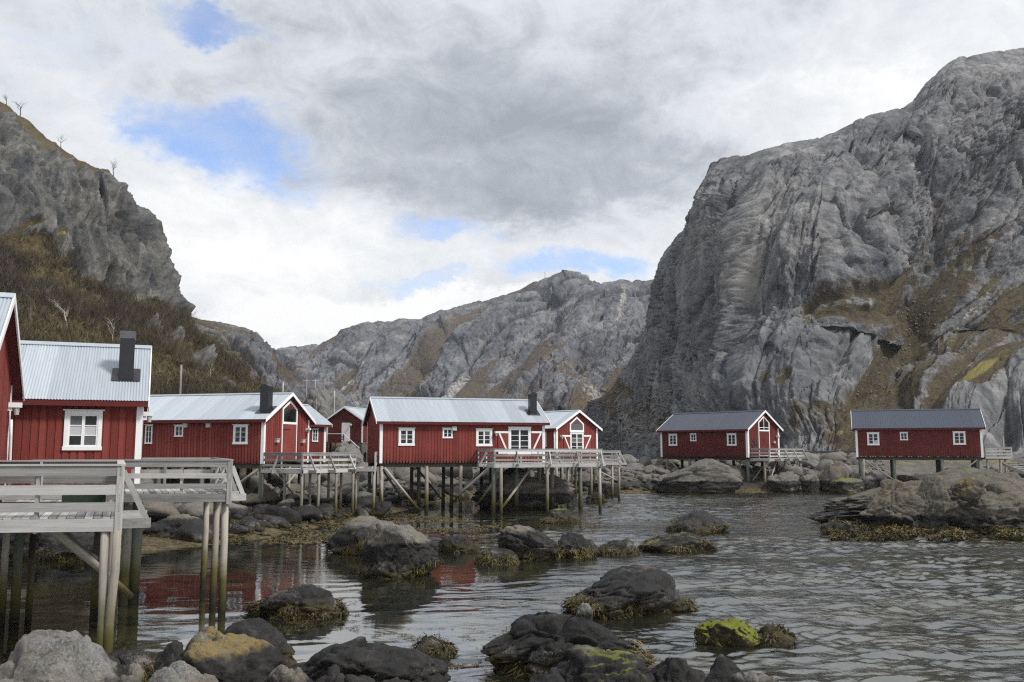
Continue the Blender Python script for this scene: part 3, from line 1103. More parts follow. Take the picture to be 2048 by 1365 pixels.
def M_mid(px):
    zf, yf = M_foot(px)
    zc, yc = M_crest(px)
    y = yf + (yc - yf) * 0.5
    return zat(row_of(zf, yf) * 0.45 + row_of(zc, yc) * 0.55, y), y


def M_veg(v, px, py):
    st = fbm(shear_pts(v, 1 / 22.0, 40, (1, 1, 0.22)), 4, 0.55, 244) * 0.7
    b = 0.06 + 0.40 * np.clip(1.3 - ell(px, py, 585, 745, 70, 26, 40), 0, 1) + 0.25 * np.clip(1.2 - ell(px, py, 450, 660, 120, 10, 15), 0, 1) + 0.3 * sstep(py, 770, 830)
    return b + st


def M_disp(v, px, py, t):
    k = 1 - 0.6 * sstep(M_veg(v, px, py), 0.35, 0.7)
    return rocky(v, 55, 14, 40, 0.34, 23, 0.9) * k * (sstep(t, 1, .9) * .7 + .3)


terrain('ridge', 300, 800, 330, 190, [M_foot, M_mid, M_crest], M_disp, M['far'], 80,
        lambda v, px, py, D: {'veg': np.clip(M_veg(v, px, py), 0, 1.2), 'scree': np.zeros(len(px)), 'grass': np.zeros(len(px)), 'wet': np.full(len(px), .4)})

# ---- left hillside and cliff
SKY_L = [(-500, 60), (-200, 120), (0, 203), (30, 225), (62, 243), (100, 281), (150, 316), (200, 341), (215, 340), (240, 366), (265, 402), (288, 440), (312, 488), (318, 500), (336, 560), (352, 590), (372, 632),
         (400, 668), (430, 695), (470, 735), (505, 768), (530, 792), (580, 822), (640, 850), (700, 880)]
BASE_L = [(-500, 400), (-100, 440), (0, 480), (60, 500), (100, 520), (150, 545), (200, 572), (260, 602), (320, 628), (372, 655), (400, 680), (430, 705), (470, 742), (505, 776), (530, 799), (580, 830), (640, 858), (700, 886)]


def L_foot(px):
    return np.full(len(px), 1.2), interp([(-500, 50), (0, 50), (300, 62), (500, 72), (700, 90)], px)


def L_base(px):
    y = interp([(-500, 95), (0, 100), (300, 118), (372, 124), (700, 130)], px)
    return zat(interp(BASE_L, px), y), y


def L_crest(px):
    y = interp([(-500, 130), (0, 132), (300, 138), (372, 140), (700, 146)], px)
    return zat(interp(SKY_L, px), y), y


def L_cl2(px):
    zb, yb = L_base(px)
    zc, yc = L_crest(px)
    y = yb + (yc - yb) * 0.42
    return zat(row_of(zb, yb) * 0.18 + row_of(zc, yc) * 0.82, y), y


def L_veg(v, px, py):
    b = interp(BASE_L, px)
    s = interp(SKY_L, px)
    n = fbm(v / 9.0, 4, 0.6, 340)
    low = sstep(py, b - 22, b + 18)
    top = 1 - sstep(py - s, 3, 24 + 22 * sstep(px, 150, 0))
    top *= sstep(px, 350, 200)
    ledge = np.maximum.reduce([1.1 - ell(px, py, 60, 390, 22, 7, 30), 1.1 - ell(px, py, 105, 485, 26, 8, 28), 1.1 - ell(px, py, 40, 470, 30, 10, 10), 1.1 - ell(px, py, 225, 445, 10, 22, -20), 1.1 - ell(px, py, 190, 560, 40, 9, 32)])
    rock = 0.9 * np.clip(1.2 - ell(px, py, 215, 600, 50, 11, 30), 0, 1) + 0.7 * np.clip(1.2 - ell(px, py, 330, 690, 45, 10, 35), 0, 1)
    for (cx, cy, rx, ry, ro) in ((150, 640, 34, 9, 25), (395, 725, 40, 9, 38), (290, 668, 26, 8, 30), (70, 600, 28, 9, 20), (450, 775, 30, 7, 35)):
        rock = np.maximum(rock, 0.9 * np.clip(1.2 - ell(px, py, cx, cy, rx, ry, ro), 0, 1))
    return np.maximum(np.maximum(low, top), ledge) * 0.95 + n * 0.22 - 0.02 - rock


def L_disp(v, px, py, t):
    veg = L_veg(v, px, py)
    k = 1 - 0.7 * sstep(veg, 0.3, 0.7)
    q = shear_pts(v + 1.5 * np.stack([perlin(v / 9, 1), perlin(v / 9, 2), perlin(v / 9, 3)], -1), 1 / 2.8, 4, (1, 1, 0.05))
    f = (fbm(q, 4, 0.52, 301, True) - 0.9) * 2.3
    d = f * k + rocky(v, 26, 5.0, 5, 0.22, 303, 0.7) * k
    d += 2.0 * domes(px, py, [(70, 455, 170, 60, 27, 1.0, .7)])
    low = sstep(py, interp(BASE_L, px) - 10, interp(BASE_L, px) + 30)
    d += low * 1.3 * fbm(v / 7.0, 4, 0.55, 309)
    return d * (sstep(t, 1.0, .9) * .7 + .3)


L_obj, L_v, L_at, L_px, L_py, L_n = terrain('hillside_left', -500, 700, 620, 430, [L_foot, L_base, L_cl2, L_crest], L_disp, M['leftcliff'], 60,
        lambda v, px, py, D: {'veg': np.clip(L_veg(v, px, py), 0, 1.2), 'scree': np.zeros(len(px)),
                              'grass': np.clip(np.maximum(1.0 - ell(px, py, 60, 390, 20, 7, 30), 1 - ell(px, py, 105, 487, 26, 8, 28)), 0, 1), 'wet': np.full(len(px), .8)})

# ---- water and shore
def wave_z(x, y):
    """ripples: sheltered in the bay, livelier on the open water to the right"""
    n = len(x)
    p = np.stack([x, y, np.zeros(n)], -1).astype(np.float32)
    bg_ = fbm(p * np.array([0.05, 0.11, 1], np.float32), 3, 0.5, 501)
    sh = sstep(x - 0.02 * y + 7 * bg_, -4.5, 7.5)
    amp = (0.36 + 1.75 * sh) * (0.35 + 0.65 * sstep(bg_, -0.35, 0.25)) * (1 - 0.2 * sstep(y, 60, 110))
    c, s = math.cos(R(14)), math.sin(R(14))
    wx = x + 0.5 * perlin(p * 0.4, 502)
    wy = y + 0.5 * perlin(p * 0.4, 503)
    u, v_ = wx * c + wy * s, -wx * s + wy * c
    o = np.zeros(n)
    q1 = np.stack([u * 0.42, v_ * 1.05, 0 * u], -1)
    q2 = np.stack([u * 0.95 + v_ * 0.25, v_ * 2.1, 0 * u + 9], -1)
    q3 = np.stack([u * 2.1 - v_ * 0.6, v_ * 4.8, 0 * u + 4], -1)
    k1, k2, k3 = perlin(q1, 504), perlin(q2, 505), perlin(q3, 506)
    k4 = perlin(np.stack([u * 0.13 + 3, v_ * 0.30, 0 * u], -1), 507)      # gusts
    z = 0.042 * k1 + 0.030 * k2 + 0.030 * k3 * (0.15 + sh) * (0.55 + 0.9 * sstep(k4, -0.3, 0.4))
    return z * amp


nx_, ny_ = 620, 720
yy_ = 9.0 * (135 / 9.0) ** np.linspace(0, 1, ny_)
tx_ = np.linspace(-0.72, 0.72, nx_)
WY = np.repeat(yy_[:, None], nx_, 1)
WX = WY * tx_[None]
WZ = wave_z(WX.ravel(), WY.ravel()).reshape(WX.shape)
fade = sstep(np.abs(tx_), 0.72, 0.66)[None] * sstep(yy_, 135, 125)[:, None] * sstep(yy_, 9, 9.6)[:, None]
WZ = WZ * fade
idx = np.arange(nx_ * ny_).reshape(ny_, nx_)
Fw = np.stack([idx[:-1, :-1], idx[:-1, 1:], idx[1:, 1:], idx[1:, :-1]], -1).reshape(-1, 4)
Vw = np.stack([WX, WY, WZ], -1).reshape(-1, 3)
# the calm sheet carries on around the rippled part, edge to edge with it
o_ = len(Vw)
XB = 1500.0
ring = [(-XB, 9.0, 0), (XB, 9.0, 0), (XB, 135.0, 0), (-XB, 135.0, 0), (-XB, -80, 0), (XB, -80, 0), (XB, 1500, 0), (-XB, 1500, 0)]
Vw = np.concatenate([Vw, np.array(ring)])
a_, b_, c_, d_ = idx[0, 0], idx[0, -1], idx[-1, -1], idx[-1, 0]
Fx = np.array([[o_ + 4, o_ + 5, o_ + 1, o_ + 0], [o_ + 0, a_, d_, o_ + 3], [b_, o_ + 1, o_ + 2, c_], [o_ + 3, o_ + 2, o_ + 6, o_ + 7]])
tag(link('water', mesh_np('water', Vw, np.concatenate([Fw, Fx]), M['water'], True)), kind='structure')

SHORE = [(-900, 1150), (-300, 1125), (0, 1108), (120, 1113), (280, 1103), (420, 1090), (520, 1080), (600, 1062), (680, 1048), (740, 1040), (790, 1026), (850, 1010), (930, 996), (1010, 988),
         (1100, 984), (1190, 988), (1300, 986), (1400, 984), (1500, 986), (1640, 984), (1700, 982), (1760, 972), (1900, 968), (2100, 966), (2600, 966)]
shore2d = [tuple(G(a, b, 0)[:2]) for a, b in SHORE]
backs = [(2600, 160), (1900, 165), (1700, 170), (1480, 178), (1380, 170), (1345, 128), (1290, 121), (1220, 118), (1130, 118), (1000, 130), (850, 140), (700, 150), (400, 110), (0, 80), (-900, 70)]
poly = shore2d + [((a - CX) / FPX * y, y) for a, y in backs]
PO = np.array(poly, np.float32)


def land_sd(x, y):
    """signed distance to the shoreline, positive on land"""
    x, y = np.asarray(x, np.float32), np.asarray(y, np.float32)
    inside = np.zeros(x.shape, bool)
    dm = np.full(x.shape, 1e9, np.float32)
    n = len(PO)
    for i in range(n):
        ax, ay = PO[i]
        bx, by = PO[(i + 1) % n]
        ex, ey = bx - ax, by - ay
        tt = np.clip(((x - ax) * ex + (y - ay) * ey) / (ex * ex + ey * ey + 1e-9), 0, 1)
        dm = np.minimum(dm, (x - ax - tt * ex) ** 2 + (y - ay - tt * ey) ** 2)
        cond = (ay > y) != (by > y)
        inside ^= cond & (x < (bx - ax) * (y - ay) / (by - ay + 1e-12) + ax)
    d = np.sqrt(dm)
    return np.where(inside, d, -d)


def land_z(x, y):
    x, y = np.asarray(x, np.float32), np.asarray(y, np.float32)
    sd = land_sd(x, y)
    u = x / np.maximum(y, 1) * FPX + CX
    ln = interp([(-900, 13), (500, 13), (760, 10), (900, 5), (2600, 5)], u)
    top = interp([(-900, 2.6), (700, 2.3), (1000, 1.9), (1150, 1.9), (1300, 2.2), (1600, 2.6), (2600, 2.6)], u)
    z = np.where(sd > 0, top * (1 - np.exp(-np.maximum(sd, 0) / ln)), sd * 0.3)
    p3 = np.stack([x.ravel(), y.ravel(), np.zeros(x.size)], -1)
    n = (fbm(p3 / 3.0, 4, 0.55, 410)).reshape(x.shape)
    return np.maximum(z + n * (0.10 + 0.22 * sstep(sd, 1, 8)), -1.2), sd


gx = np.linspace(-75, 95, 400)
gy = np.linspace(28, 182, 360)
GX, GY = np.meshgrid(gx, gy)
GZ, GSD = land_z(GX, GY)
idx = np.arange(GX.size).reshape(GX.shape)
F = np.stack([idx[:-1, :-1], idx[:-1, 1:], idx[1:, 1:], idx[1:, :-1]], -1).reshape(-1, 4)
keep = (GSD.ravel()[F].max(1) > -3.0)
me = mesh_np('shore', np.stack([GX.ravel(), GY.ravel(), GZ.ravel()], -1), F[keep], M['shore'], True)
tag(link('shore', me), kind='structure')
# ------------------------------------------------------------------ cabins
def ground_at(x, y):
    z, sd = land_z(np.array([x]), np.array([y]))
    return float(z[0])


class Face:
    def __init__(s, H, ox, oy, ang, width):
        s.H, s.ox, s.oy, s.ang, s.w = H, ox, oy, ang, width
        a = H.ang + ang
        c, sn = math.cos(H.ang), math.sin(H.ang)
        s.O = np.array([H.x + ox * c - oy * sn, H.y + ox * sn + oy * c])
        s.d = np.array([math.cos(a), math.sin(a)])
        s.n = np.array([s.d[1], -s.d[0]])
        s.open = []

    def uz(s, px, py):
        d = ray(px, py)
        k = np.dot(s.O, s.n) / np.dot(d[:2], s.n)
        p = d * k
        return float(np.dot(p[:2] - s.O, s.d)), float(CAMH + p[2] - s.H.zf)

    def rect(s, x0, x1, y0, y1):
        ym = (y0 + y1) / 2
        xm = (x0 + x1) / 2
        u0, u1 = s.uz(x0, ym)[0], s.uz(x1, ym)[0]
        z1, z0 = s.uz(xm, y0)[1], s.uz(xm, y1)[1]
        return u0, u1, z0, z1

    def loc(s, u, out, z):
        c, sn = math.cos(s.ang), math.sin(s.ang)
        lx, ly = u, -out
        return (s.ox + lx * c - ly * sn, s.oy + lx * sn + ly * c, z)

    def box(s, name, mat, u0, u1, z0, z1, o0, o1, parent=None):
        return pbox(parent or s.H.root, name, mat, (u1 - u0, o1 - o0, z1 - z0), s.loc((u0 + u1) / 2, (o0 + o1) / 2, (z0 + z1) / 2), (0, 0, s.ang))

    def bar(s, name, mat, u0, z0, u1, z1, wd, th, out):
        b = MB()
        dx, dz = u1 - u0, z1 - z0
        l = math.hypot(dx, dz)
        nx, nz = -dz / l * wd / 2, dx / l * wd / 2
        q = [(u0 + nx, z0 + nz), (u1 + nx, z1 + nz), (u1 - nx, z1 - nz), (u0 - nx, z0 - nz)]
        uc, zc = (u0 + u1) / 2, (z0 + z1) / 2
        b.prism([(a - uc, -out, c - zc) for a, c in q], [(a - uc, -out - th, c - zc) for a, c in q])
        return b.build(name, mat, s.H.root, s.loc(uc, 0, zc), (0, 0, s.ang))

    def top(s, u):
        H = s.H
        if abs(abs(s.ang) - PI / 2) < 0.01:
            return H.hw + (H.hr - 0.10 - H.hw) * (1 - abs(u - H.W / 2) / (H.W / 2))
        return H.hw

    def boards(s, mat, pitch, bw, th=0.022, single=True, z0=-0.12):
        merged = MB()
        n = int(round(s.w / pitch))
        pitch = s.w / n
        rr = random.Random(int(s.w * 100))
        for i in range(n):
            a = i * pitch + (pitch - bw) / 2
            b_ = a + bw
            zt = [(a, s.top(a)), (b_, s.top(b_))]
            segs = []
            lo = z0 - rr.uniform(0, 0.02)
            for (u0, u1, w0, w1) in sorted([o for o in s.open if o[0] < b_ - 0.01 and o[1] > a + 0.01], key=lambda o: o[2]):
                if w0 > lo + 0.03:
                    segs.append((lo, w0))
                lo = max(lo, w1)
            segs.append((lo, None))
            for (q0, q1) in segs:
                if q1 is None:
                    if min(zt[0][1], zt[1][1]) < q0 + 0.03:
                        continue
                    out = [(a, q0), (b_, q0), (b_, zt[1][1])]
                    if a < s.w / 2 < b_ and s.top(s.w / 2) > max(zt[0][1], zt[1][1]):
                        out.append((s.w / 2, s.top(s.w / 2)))
                    out.append((a, zt[0][1]))
                else:
                    out = [(a, q0), (b_, q0), (b_, q1), (a, q1)]
                tgt = merged
                if single:
                    key = ('bd', mat.name, round(bw, 3)) + tuple((round(x - a, 3), round(z - q0, 2)) for x, z in out)
                    if key not in CACHE:
                        b = MB()
                        b.prism([(x - a - bw / 2, 0.0, z - q0) for x, z in out], [(x - a - bw / 2, -th, z - q0) for x, z in out])
                        CACHE[key] = b.mesh('board', mat)
                    link('board', CACHE[key], s.H.root, s.loc(a + bw / 2, 0.001, q0), (0, 0, s.ang))
                else:
                    merged.prism([s.loc(x, 0.001, z) for x, z in out], [s.loc(x, th, z) for x, z in out])
        if not single and merged.v:
            tag(merged.build('cladding', mat, s.H.root), kind='stuff')

    def window(s, u0, u1, z0, z1, cols=2, rows=3, name='window', tw=None, curtain=()):
        w_, h_ = u1 - u0, z1 - z0
        tw = tw or min(0.12, w_ * 0.11)
        s.open.append((u0 + 0.02, u1 - 0.02, z0 + 0.02, z1 - 0.02))
        uc, zc = (u0 + u1) / 2, (z0 + z1) / 2
        b = MB()
        x, z = w_ / 2, h_ / 2
        b.box(-x, -x + tw, -0.05, 0.0, -z + tw, z - tw)
        b.box(x - tw, x, -0.05, 0.0, -z + tw, z - tw)
        b.box(-x, x, -0.053, 0.0, z - tw, z)
        b.box(-x - 0.02, x + 0.02, -0.065, 0.0, -z, -z + tw)
        b.box(-x - 0.05, x + 0.05, -0.095, 0.0, z, z + 0.035)
        W = b.build(name, M['white'], s.H.root, s.loc(uc, 0.0, zc), (0, 0, s.ang))
        bw = min(0.05, w_ * 0.042)
        ix, iz = x - tw, z - tw
        mb = bw * 0.62
        g = MB()
        cw = 2 * ix / cols
        for c in range(cols):
            l, r = -ix + c * cw, -ix + (c + 1) * cw
            g.box(l, l + bw, -0.034, 0, -iz, iz)
            g.box(r - bw, r, -0.034, 0, -iz, iz)
            g.box(l + bw, r - bw, -0.034, 0, -iz, -iz + bw)
            g.box(l + bw, r - bw, -0.034, 0, iz - bw, iz)
            ph = (2 * iz - 2 * bw - (rows - 1) * mb) / rows
            for k in range(rows):
                zb = -iz + bw + k * (ph + mb)
                if k:
                    g.box(l + bw, r - bw, -0.030, 0, zb - mb, zb)
                mt = M['curtain'] if (c, k) in curtain else M['glass']
                pbox(W, 'pane', mt, (cw - 2 * bw, 0.006, ph), ((l + r) / 2, -0.012, zb + ph / 2))
        g.build('sash', M['white'], W)
        return W

    def pointed(s, u0, u1, z0, zs, za, tw=0.12, bars=False):
        s.open.append((u0 + 0.02, u1 - 0.02, z0 + 0.02, zs))
        uc = (u0 + u1) / 2
        hw = (u1 - u0) / 2

        def outl(k):
            sl = (za - zs) / hw
            return [(-hw + k, k), (hw - k, k), (hw - k, zs - z0 - k * 0.4), (0, za - z0 - k * 1.15), (-hw + k, zs - z0 - k * 0.4)]
        A, B = outl(0), outl(tw)
        b = MB()
        for i in range(5):
            j = (i + 1) % 5
            q = [A[i], A[j], B[j], B[i]]
            b.prism([(x, 0, z) for x, z in q], [(x, -0.05, z) for x, z in q])
        if bars:
            b.box(-0.03, 0.03, -0.035, 0, tw, za - z0 - tw * 1.2)
            b.box(-hw + tw, hw - tw, -0.034, 0, (zs - z0) * 0.38, (zs - z0) * 0.38 + 0.05)
        W = b.build('window', M['white'], s.H.root, s.loc(uc, 0, z0), (0, 0, s.ang))
        g = MB()
        g.prism([(x, 0, z) for x, z in B], [(x, -0.012, z) for x, z in B])
        g.build('pane', M['glass'], W)
        return W

    def lamp(s, u, z):
        b = MB()
        b.box(-0.05, 0.05, -0.10, 0, 0.02, 0.20)
        b.box(-0.09, 0.09, -0.30, -0.02, 0.10, 0.22)
        l = b.build('wall_lamp', M['white'], s.H.root, s.loc(u, 0.02, z), (0, 0, s.ang))
        g = MB()
        n = 10
        g.prism([(0.075 * math.cos(2 * PI * i / n), -0.19 + 0.075 * math.sin(2 * PI * i / n), 0.10) for i in range(n)],
                [(0.055 * math.cos(2 * PI * i / n), -0.19 + 0.055 * math.sin(2 * PI * i / n), -0.08) for i in range(n)])
        g.build('lamp_glass', M['grey_box'], l)

    def vent(s, u, z, w_=0.26, h_=0.2):
        b = MB()
        b.box(-w_ / 2, w_ / 2, -0.16, 0, -h_ / 2, h_ / 2)
        b.box(-w_ / 2 - 0.02, w_ / 2 + 0.02, -0.19, 0, h_ / 2, h_ / 2 + 0.03)
        b.box(-w_ / 2 + 0.03, w_ / 2 - 0.03, -0.172, -0.16, -h_ / 2 + 0.03, -h_ / 2 + 0.06)
        b.build('vent_box', M['grey_box'], s.H.root, s.loc(u, 0.02, z), (0, 0, s.ang))


class House:
    def __init__(s, label, x, y, ang, L, W, zf, ze, zr, red='red', roof='zinc', ov=0.28, ovx=0.28, group='red fishing cabins on stilts'):
        s.x, s.y, s.ang, s.L, s.W, s.zf = x, y, R(ang), L, W, zf
        s.ov, s.ovx = ov, ovx
        s.he, s.hr = ze - zf, zr - zf
        s.tan = (s.hr - s.he) / (W / 2 + ov)
        s.hw = s.he + ov * s.tan - 0.10
        s.red = M[red]
        s.root = thing('fishing_cabin', label, 'cabin', (x, y, zf), s.ang, group)
        s.front = Face(s, 0, 0, 0, L)
        s.right = Face(s, L, 0, PI / 2, W)
        s.left = Face(s, 0, W, -PI / 2, W)
        s.back = Face(s, L, W, PI, L)
        b = MB()
        prof = [(0, -0.02), (W, -0.02), (W, s.hw), (W / 2, s.hr - 0.10), (0, s.hw)]
        b.prism([(0, y_, z_) for y_, z_ in prof], [(L, y_, z_) for y_, z_ in prof])
        b.build('wall', s.red, s.root)
        s.make_roof(roof)

    def make_roof(s, roof):
        L, W, ov, ovx = s.L, s.W, s.ov, s.ovx
        t_ = 0.085
        b = MB()
        z0 = s.he - 0.03
        zr = s.hr - 0.03
        prof = [(-ov, z0), (W / 2, zr), (W + ov, z0), (W + ov, z0 - t_), (W / 2, zr - t_), (-ov, z0 - t_)]
        b.poly([(-ovx + 0.02, y, z) for y, z in prof] + [(L + ovx - 0.02, y, z) for y, z in prof],
               [(0, 1, 7, 6), (1, 2, 8, 7), (2, 3, 9, 8), (3, 4, 10, 9), (4, 5, 11, 10), (5, 0, 6, 11), (0, 5, 4, 1), (1, 4, 3, 2), (6, 7, 10, 11), (7, 8, 9, 10)])
        rf = b.build('roof', M['fascia'], s.root)
        slope = math.atan(s.tan)
        sl = math.hypot(W / 2 + ov + 0.05, (W / 2 + ov + 0.05) * s.tan)
        tot = L + 2 * ovx
        n = max(1, int(round(tot / 0.88)))
        ws = tot / n
        if roof == 'zinc':
            k = max(2, int(round(ws / 0.076)))
            us, hs = [], []
            for i in range(k * 6 + 1):
                us.append(ws * i / (k * 6))
                hs.append(0.010 * math.cos(2 * PI * i / 6.0))
        else:
            us, hs = [], []
            k = max(2, int(round(ws / 0.22)))
            pt = ws / k
            for i in range(k):
                for a, h in ((0.0, 0), (0.66, 0), (0.72, 0.014), (0.84, 0.014), (0.90, 0)):
                    us.append(pt * (i + a))
                    hs.append(h)
            us.append(ws)
            hs.append(0)
        b = MB()
        ny = 3
        m_ = len(us)
        for j in range(ny + 1):
            for u, h in zip(us, hs):
                b.v.append((u, sl * j / ny, h))
        for j in range(ny):
            for i in range(m_ - 1):
                b.f.append((j * m_ + i, j * m_ + i + 1, (j + 1) * m_ + i + 1, (j + 1) * m_ + i))
        me = b.mesh('roof_sheet', M[roof])
        if roof == 'zinc':
            me.polygons.foreach_set('use_smooth', [True] * len(me.polygons))
        for i in range(n):
            dz = 0.004 * (i % 2)
            link('roof_sheet', me, rf, (-ovx + i * ws, -ov - 0.05, s.he - 0.05 * s.tan + dz), (slope, 0, 0))
            link('roof_sheet', me, rf, (-ovx + (i + 1) * ws, W + ov + 0.05, s.he - 0.05 * s.tan + dz), (slope, 0, PI))
        b = MB()
        c = 0.16
        for sg in (-1, 1):
            pr = [(W / 2, s.hr + 0.045), (W / 2 + sg * c, s.hr + 0.045 - c * s.tan), (W / 2 + sg * c, s.hr + 0.030 - c * s.tan), (W / 2, s.hr + 0.030)]
            b.prism([(-ovx - 0.03, y, z) for y, z in pr], [(L + ovx + 0.03, y, z) for y, z in pr])
        b.build('ridge_cap', M[roof], rf)
        # bargeboards on both gables, fascia under both eaves
        for x0 in (-ovx - 0.005, L + ovx + 0.005):
            d = -0.032 if x0 < 0 else 0.032
            for sg in (-1, 1):
                ye = W / 2 + sg * (W / 2 + ov + 0.05)
                ze = s.he - 0.05 * s.tan
                pr = [(W / 2, s.hr + 0.03), (ye, ze + 0.03), (ye, ze - 0.17), (W / 2, s.hr - 0.17)]
                b = MB()
                b.prism([(x0, y, z) for y, z in pr], [(x0 + d, y, z) for y, z in pr])
                b.build('bargeboard', M['white'], s.root)
        for y0, y1 in ((-ov - 0.03, -ov), (W + ov, W + ov + 0.03)):
            b = MB()
            b.box(-ovx + 0.01, L + ovx - 0.01, y0, y1, s.he - 0.20, s.he - 0.035)
            b.build('fascia', M['fascia'], s.root)

    def corner(s, faces, w_=0.15):
        for f, side in faces:
            u0 = 0 if side == 0 else f.w - w_
            f.box('corner_board', M['white'], u0 - (0.028 if side == 0 else 0), u0 + w_ + (0.028 if side else 0), -0.13, f.top(u0 + w_ / 2) - 0.02, 0.001, 0.034)

    def slope_pt(s, px, py, front=True):
        # sight line met with the front (or back) roof slope, in local x, y, z
        d = ray(px, py)
        c, sn = math.cos(s.ang), math.sin(s.ang)
        o = np.array([-s.x * c - s.y * sn, s.x * sn - s.y * c, CAMH - s.zf])
        v = np.array([d[0] * c + d[1] * sn, -d[0] * sn + d[1] * c, d[2]])
        if front:                      # z = he + (y+ov) tan
            k = (s.he + (o[1] + s.ov) * s.tan - o[2]) / (v[2] - v[1] * s.tan)
        else:
            k = (s.he + (s.W + s.ov - o[1]) * s.tan - o[2]) / (v[2] + v[1] * s.tan)
        return o + v * k

    def chimney(s, px, pybase, pytop, wpx, style='round', loc=None):
        q = s.slope_pt(px, pybase) if loc is None else np.array(loc)
        wx = s.x + q[0] * math.cos(s.ang) - q[1] * math.sin(s.ang)
        wy = s.y + q[0] * math.sin(s.ang) + q[1] * math.cos(s.ang)
        w_ = wpx * wy / FPX * 0.95
        ztop = zat(pytop, wy) - s.zf
        h = w_ / 2
        b = MB()
        b.box(q[0] - h, q[0] + h, q[1] - h, q[1] + h, q[2] - 0.35, ztop - (0.22 if style == 'square' else w_ * 0.35))
        ch = b.build('chimney', M['black'], s.root)
        zt = ztop - (0.22 if style == 'square' else w_ * 0.35)
        b = MB()
        if style == 'square':
            b.box(q[0] - h - 0.015, q[0] + h + 0.015, q[1] - h - 0.015, q[1] + h + 0.015, zt, ztop)
            b.build('chimney_cap', M['capmetal'], ch)
        else:
            n = 8
            arc = [(h * 1.08 * math.cos(PI * i / n), w_ * 0.35 * math.sin(PI * i / n)) for i in range(n + 1)]
            pr = [(q[0] - h * 1.08, zt - 0.12)] + [(q[0] + x, zt + z) for x, z in arc[::-1]] + [(q[0] + h * 1.08, zt - 0.12)]
            b.prism([(x, q[1] - h * 1.1, z) for x, z in pr], [(x, q[1] + h * 1.1, z) for x, z in pr])
            b.build('chimney_cap', M['black'], ch)
        b = MB()
        e, f = w_ * 0.95, w_ * 0.75
        pts = []
        for dx, dy in ((-e, -f), (e, -f), (e, f), (-e, f)):
            pts.append((q[0] + dx, q[1] + dy, q[2] + dy * s.tan + 0.022))
        b.prism(pts, [(x, y, z + 0.02) for x, y, z in pts])
        b.build('chimney_flashing', M['black'], ch)

    def world(s, lx, ly):
        c, sn = math.cos(s.ang), math.sin(s.ang)
        return s.x + lx * c - ly * sn, s.y + lx * sn + ly * c

    def piles(s, xs, ys=None, mat='pile', r=0.10, beams=True, front_mat=None, deep=0.6):
        ys = ys or (0.2, s.W / 2, s.W - 0.2)
        for j, y in enumerate(ys):
            for x in xs:
                wx, wy = s.world(x, y)
                g = max(ground_at(wx, wy), -1.2) - deep
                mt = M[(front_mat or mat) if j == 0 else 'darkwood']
                pole(s.root, 'pile', mt, (x, y, g - s.zf), (x, y, -0.3), r * 1.15, r)
        if beams:
            for y in ys:
                pbox(s.root, 'floor_beam', M['darkwood'], (s.L - 0.1, 0.16, 0.24), (s.L / 2, y, -0.27))
            for k in range(int(s.L / 0.8)):
                pbox(s.root, 'joist', M['darkwood'], (0.07, s.W - 0.1, 0.14), (0.3 + k * 0.8, s.W / 2, -0.085))

    def brace(s, a, b, w_=0.09, mat='pile'):
        pole(s.root, 'brace', M[mat], a, b, w_, w_ * 0.85)

    def shutter(s, f, u0, u1, z0, z1, flip):
        b = MB()
        b.box(-(u1 - u0) / 2, (u1 - u0) / 2, -0.035, 0, -(z1 - z0) / 2, (z1 - z0) / 2)
        sh = b.build('shutter', s.red, s.root, f.loc((u0 + u1) / 2, 0.03, (z0 + z1) / 2), (0, 0, f.ang))
        x, z = (u1 - u0) / 2, (z1 - z0) / 2
        b = MB()
        b.box(-x, x, -0.06, -0.035, z - 0.16, z - 0.03)
        b.box(-x, x, -0.06, -0.035, -z + 0.03, -z + 0.16)
        o, i = (-x + 0.07, x - 0.07) if flip else (x - 0.07, -x + 0.07)
        b.bar((o, -0.047, z - 0.17), (i, -0.047, -z + 0.17), 0.11, 0.022, (0, 1, 0))
        b.build('shutter_brace', M['white'], sh)


# --- cabin cut by the left edge
Z = House('red cabin cut off by the left edge of the picture, tall white bargeboards', -10.62 - 6 * math.cos(R(22)), 17.78 - 6 * math.sin(R(22)), 22, 6, 5, 2.84, 5.30, 7.36, ov=0.3, ovx=0.25)
f = Z.right
b_ = MB()
Z.right.window(0.35, 1.55, 0.1, 2.2, 1, 3, 'door', 0.14)
f.boards(Z.red, 0.2, 0.13)
Z.corner([(Z.right, 0), (Z.right, 1), (Z.front, 1)])
f.lamp(4.55, 1.95)
pole(Z.root, 'downpipe', M['white'], Vector(f.loc(4.95, 0.12, 0.1)), Vector(f.loc(4.55, 0.12, 1.75)), 0.035)
Z.piles([0.6, 3.2], ys=(4.7,), mat='pile', front_mat='oldpile', r=0.085)

# --- near grey roofed cabin
Lc = 9.0
A = House('red cabin with square black chimney and one white window behind the two nearest decks', -10.55 - Lc * math.cos(R(22)), 25.7 - Lc * math.sin(R(22)), 22, Lc, 4.8, 2.84, 5.26, 7.05, ovx=0.16)
u0, u1, z0, z1 = A.front.rect(128, 204, 822, 901)
A.front.window(u0, u1, z0, z1, 2, 3, curtain=((0, 1), (1, 1)))
A.front.boards(A.red, 0.2, 0.135)
A.right.boards(A.red, 0.2, 0.135, single=False)
A.corner([(A.front, 1), (A.right, 0), (A.right, 1)], 0.13)
A.chimney(252, 752, 664, 29, 'square')
A.piles([8.7], ys=(4.5,), r=0.085)
f = A.right
f.lamp(0.8, 1.9)

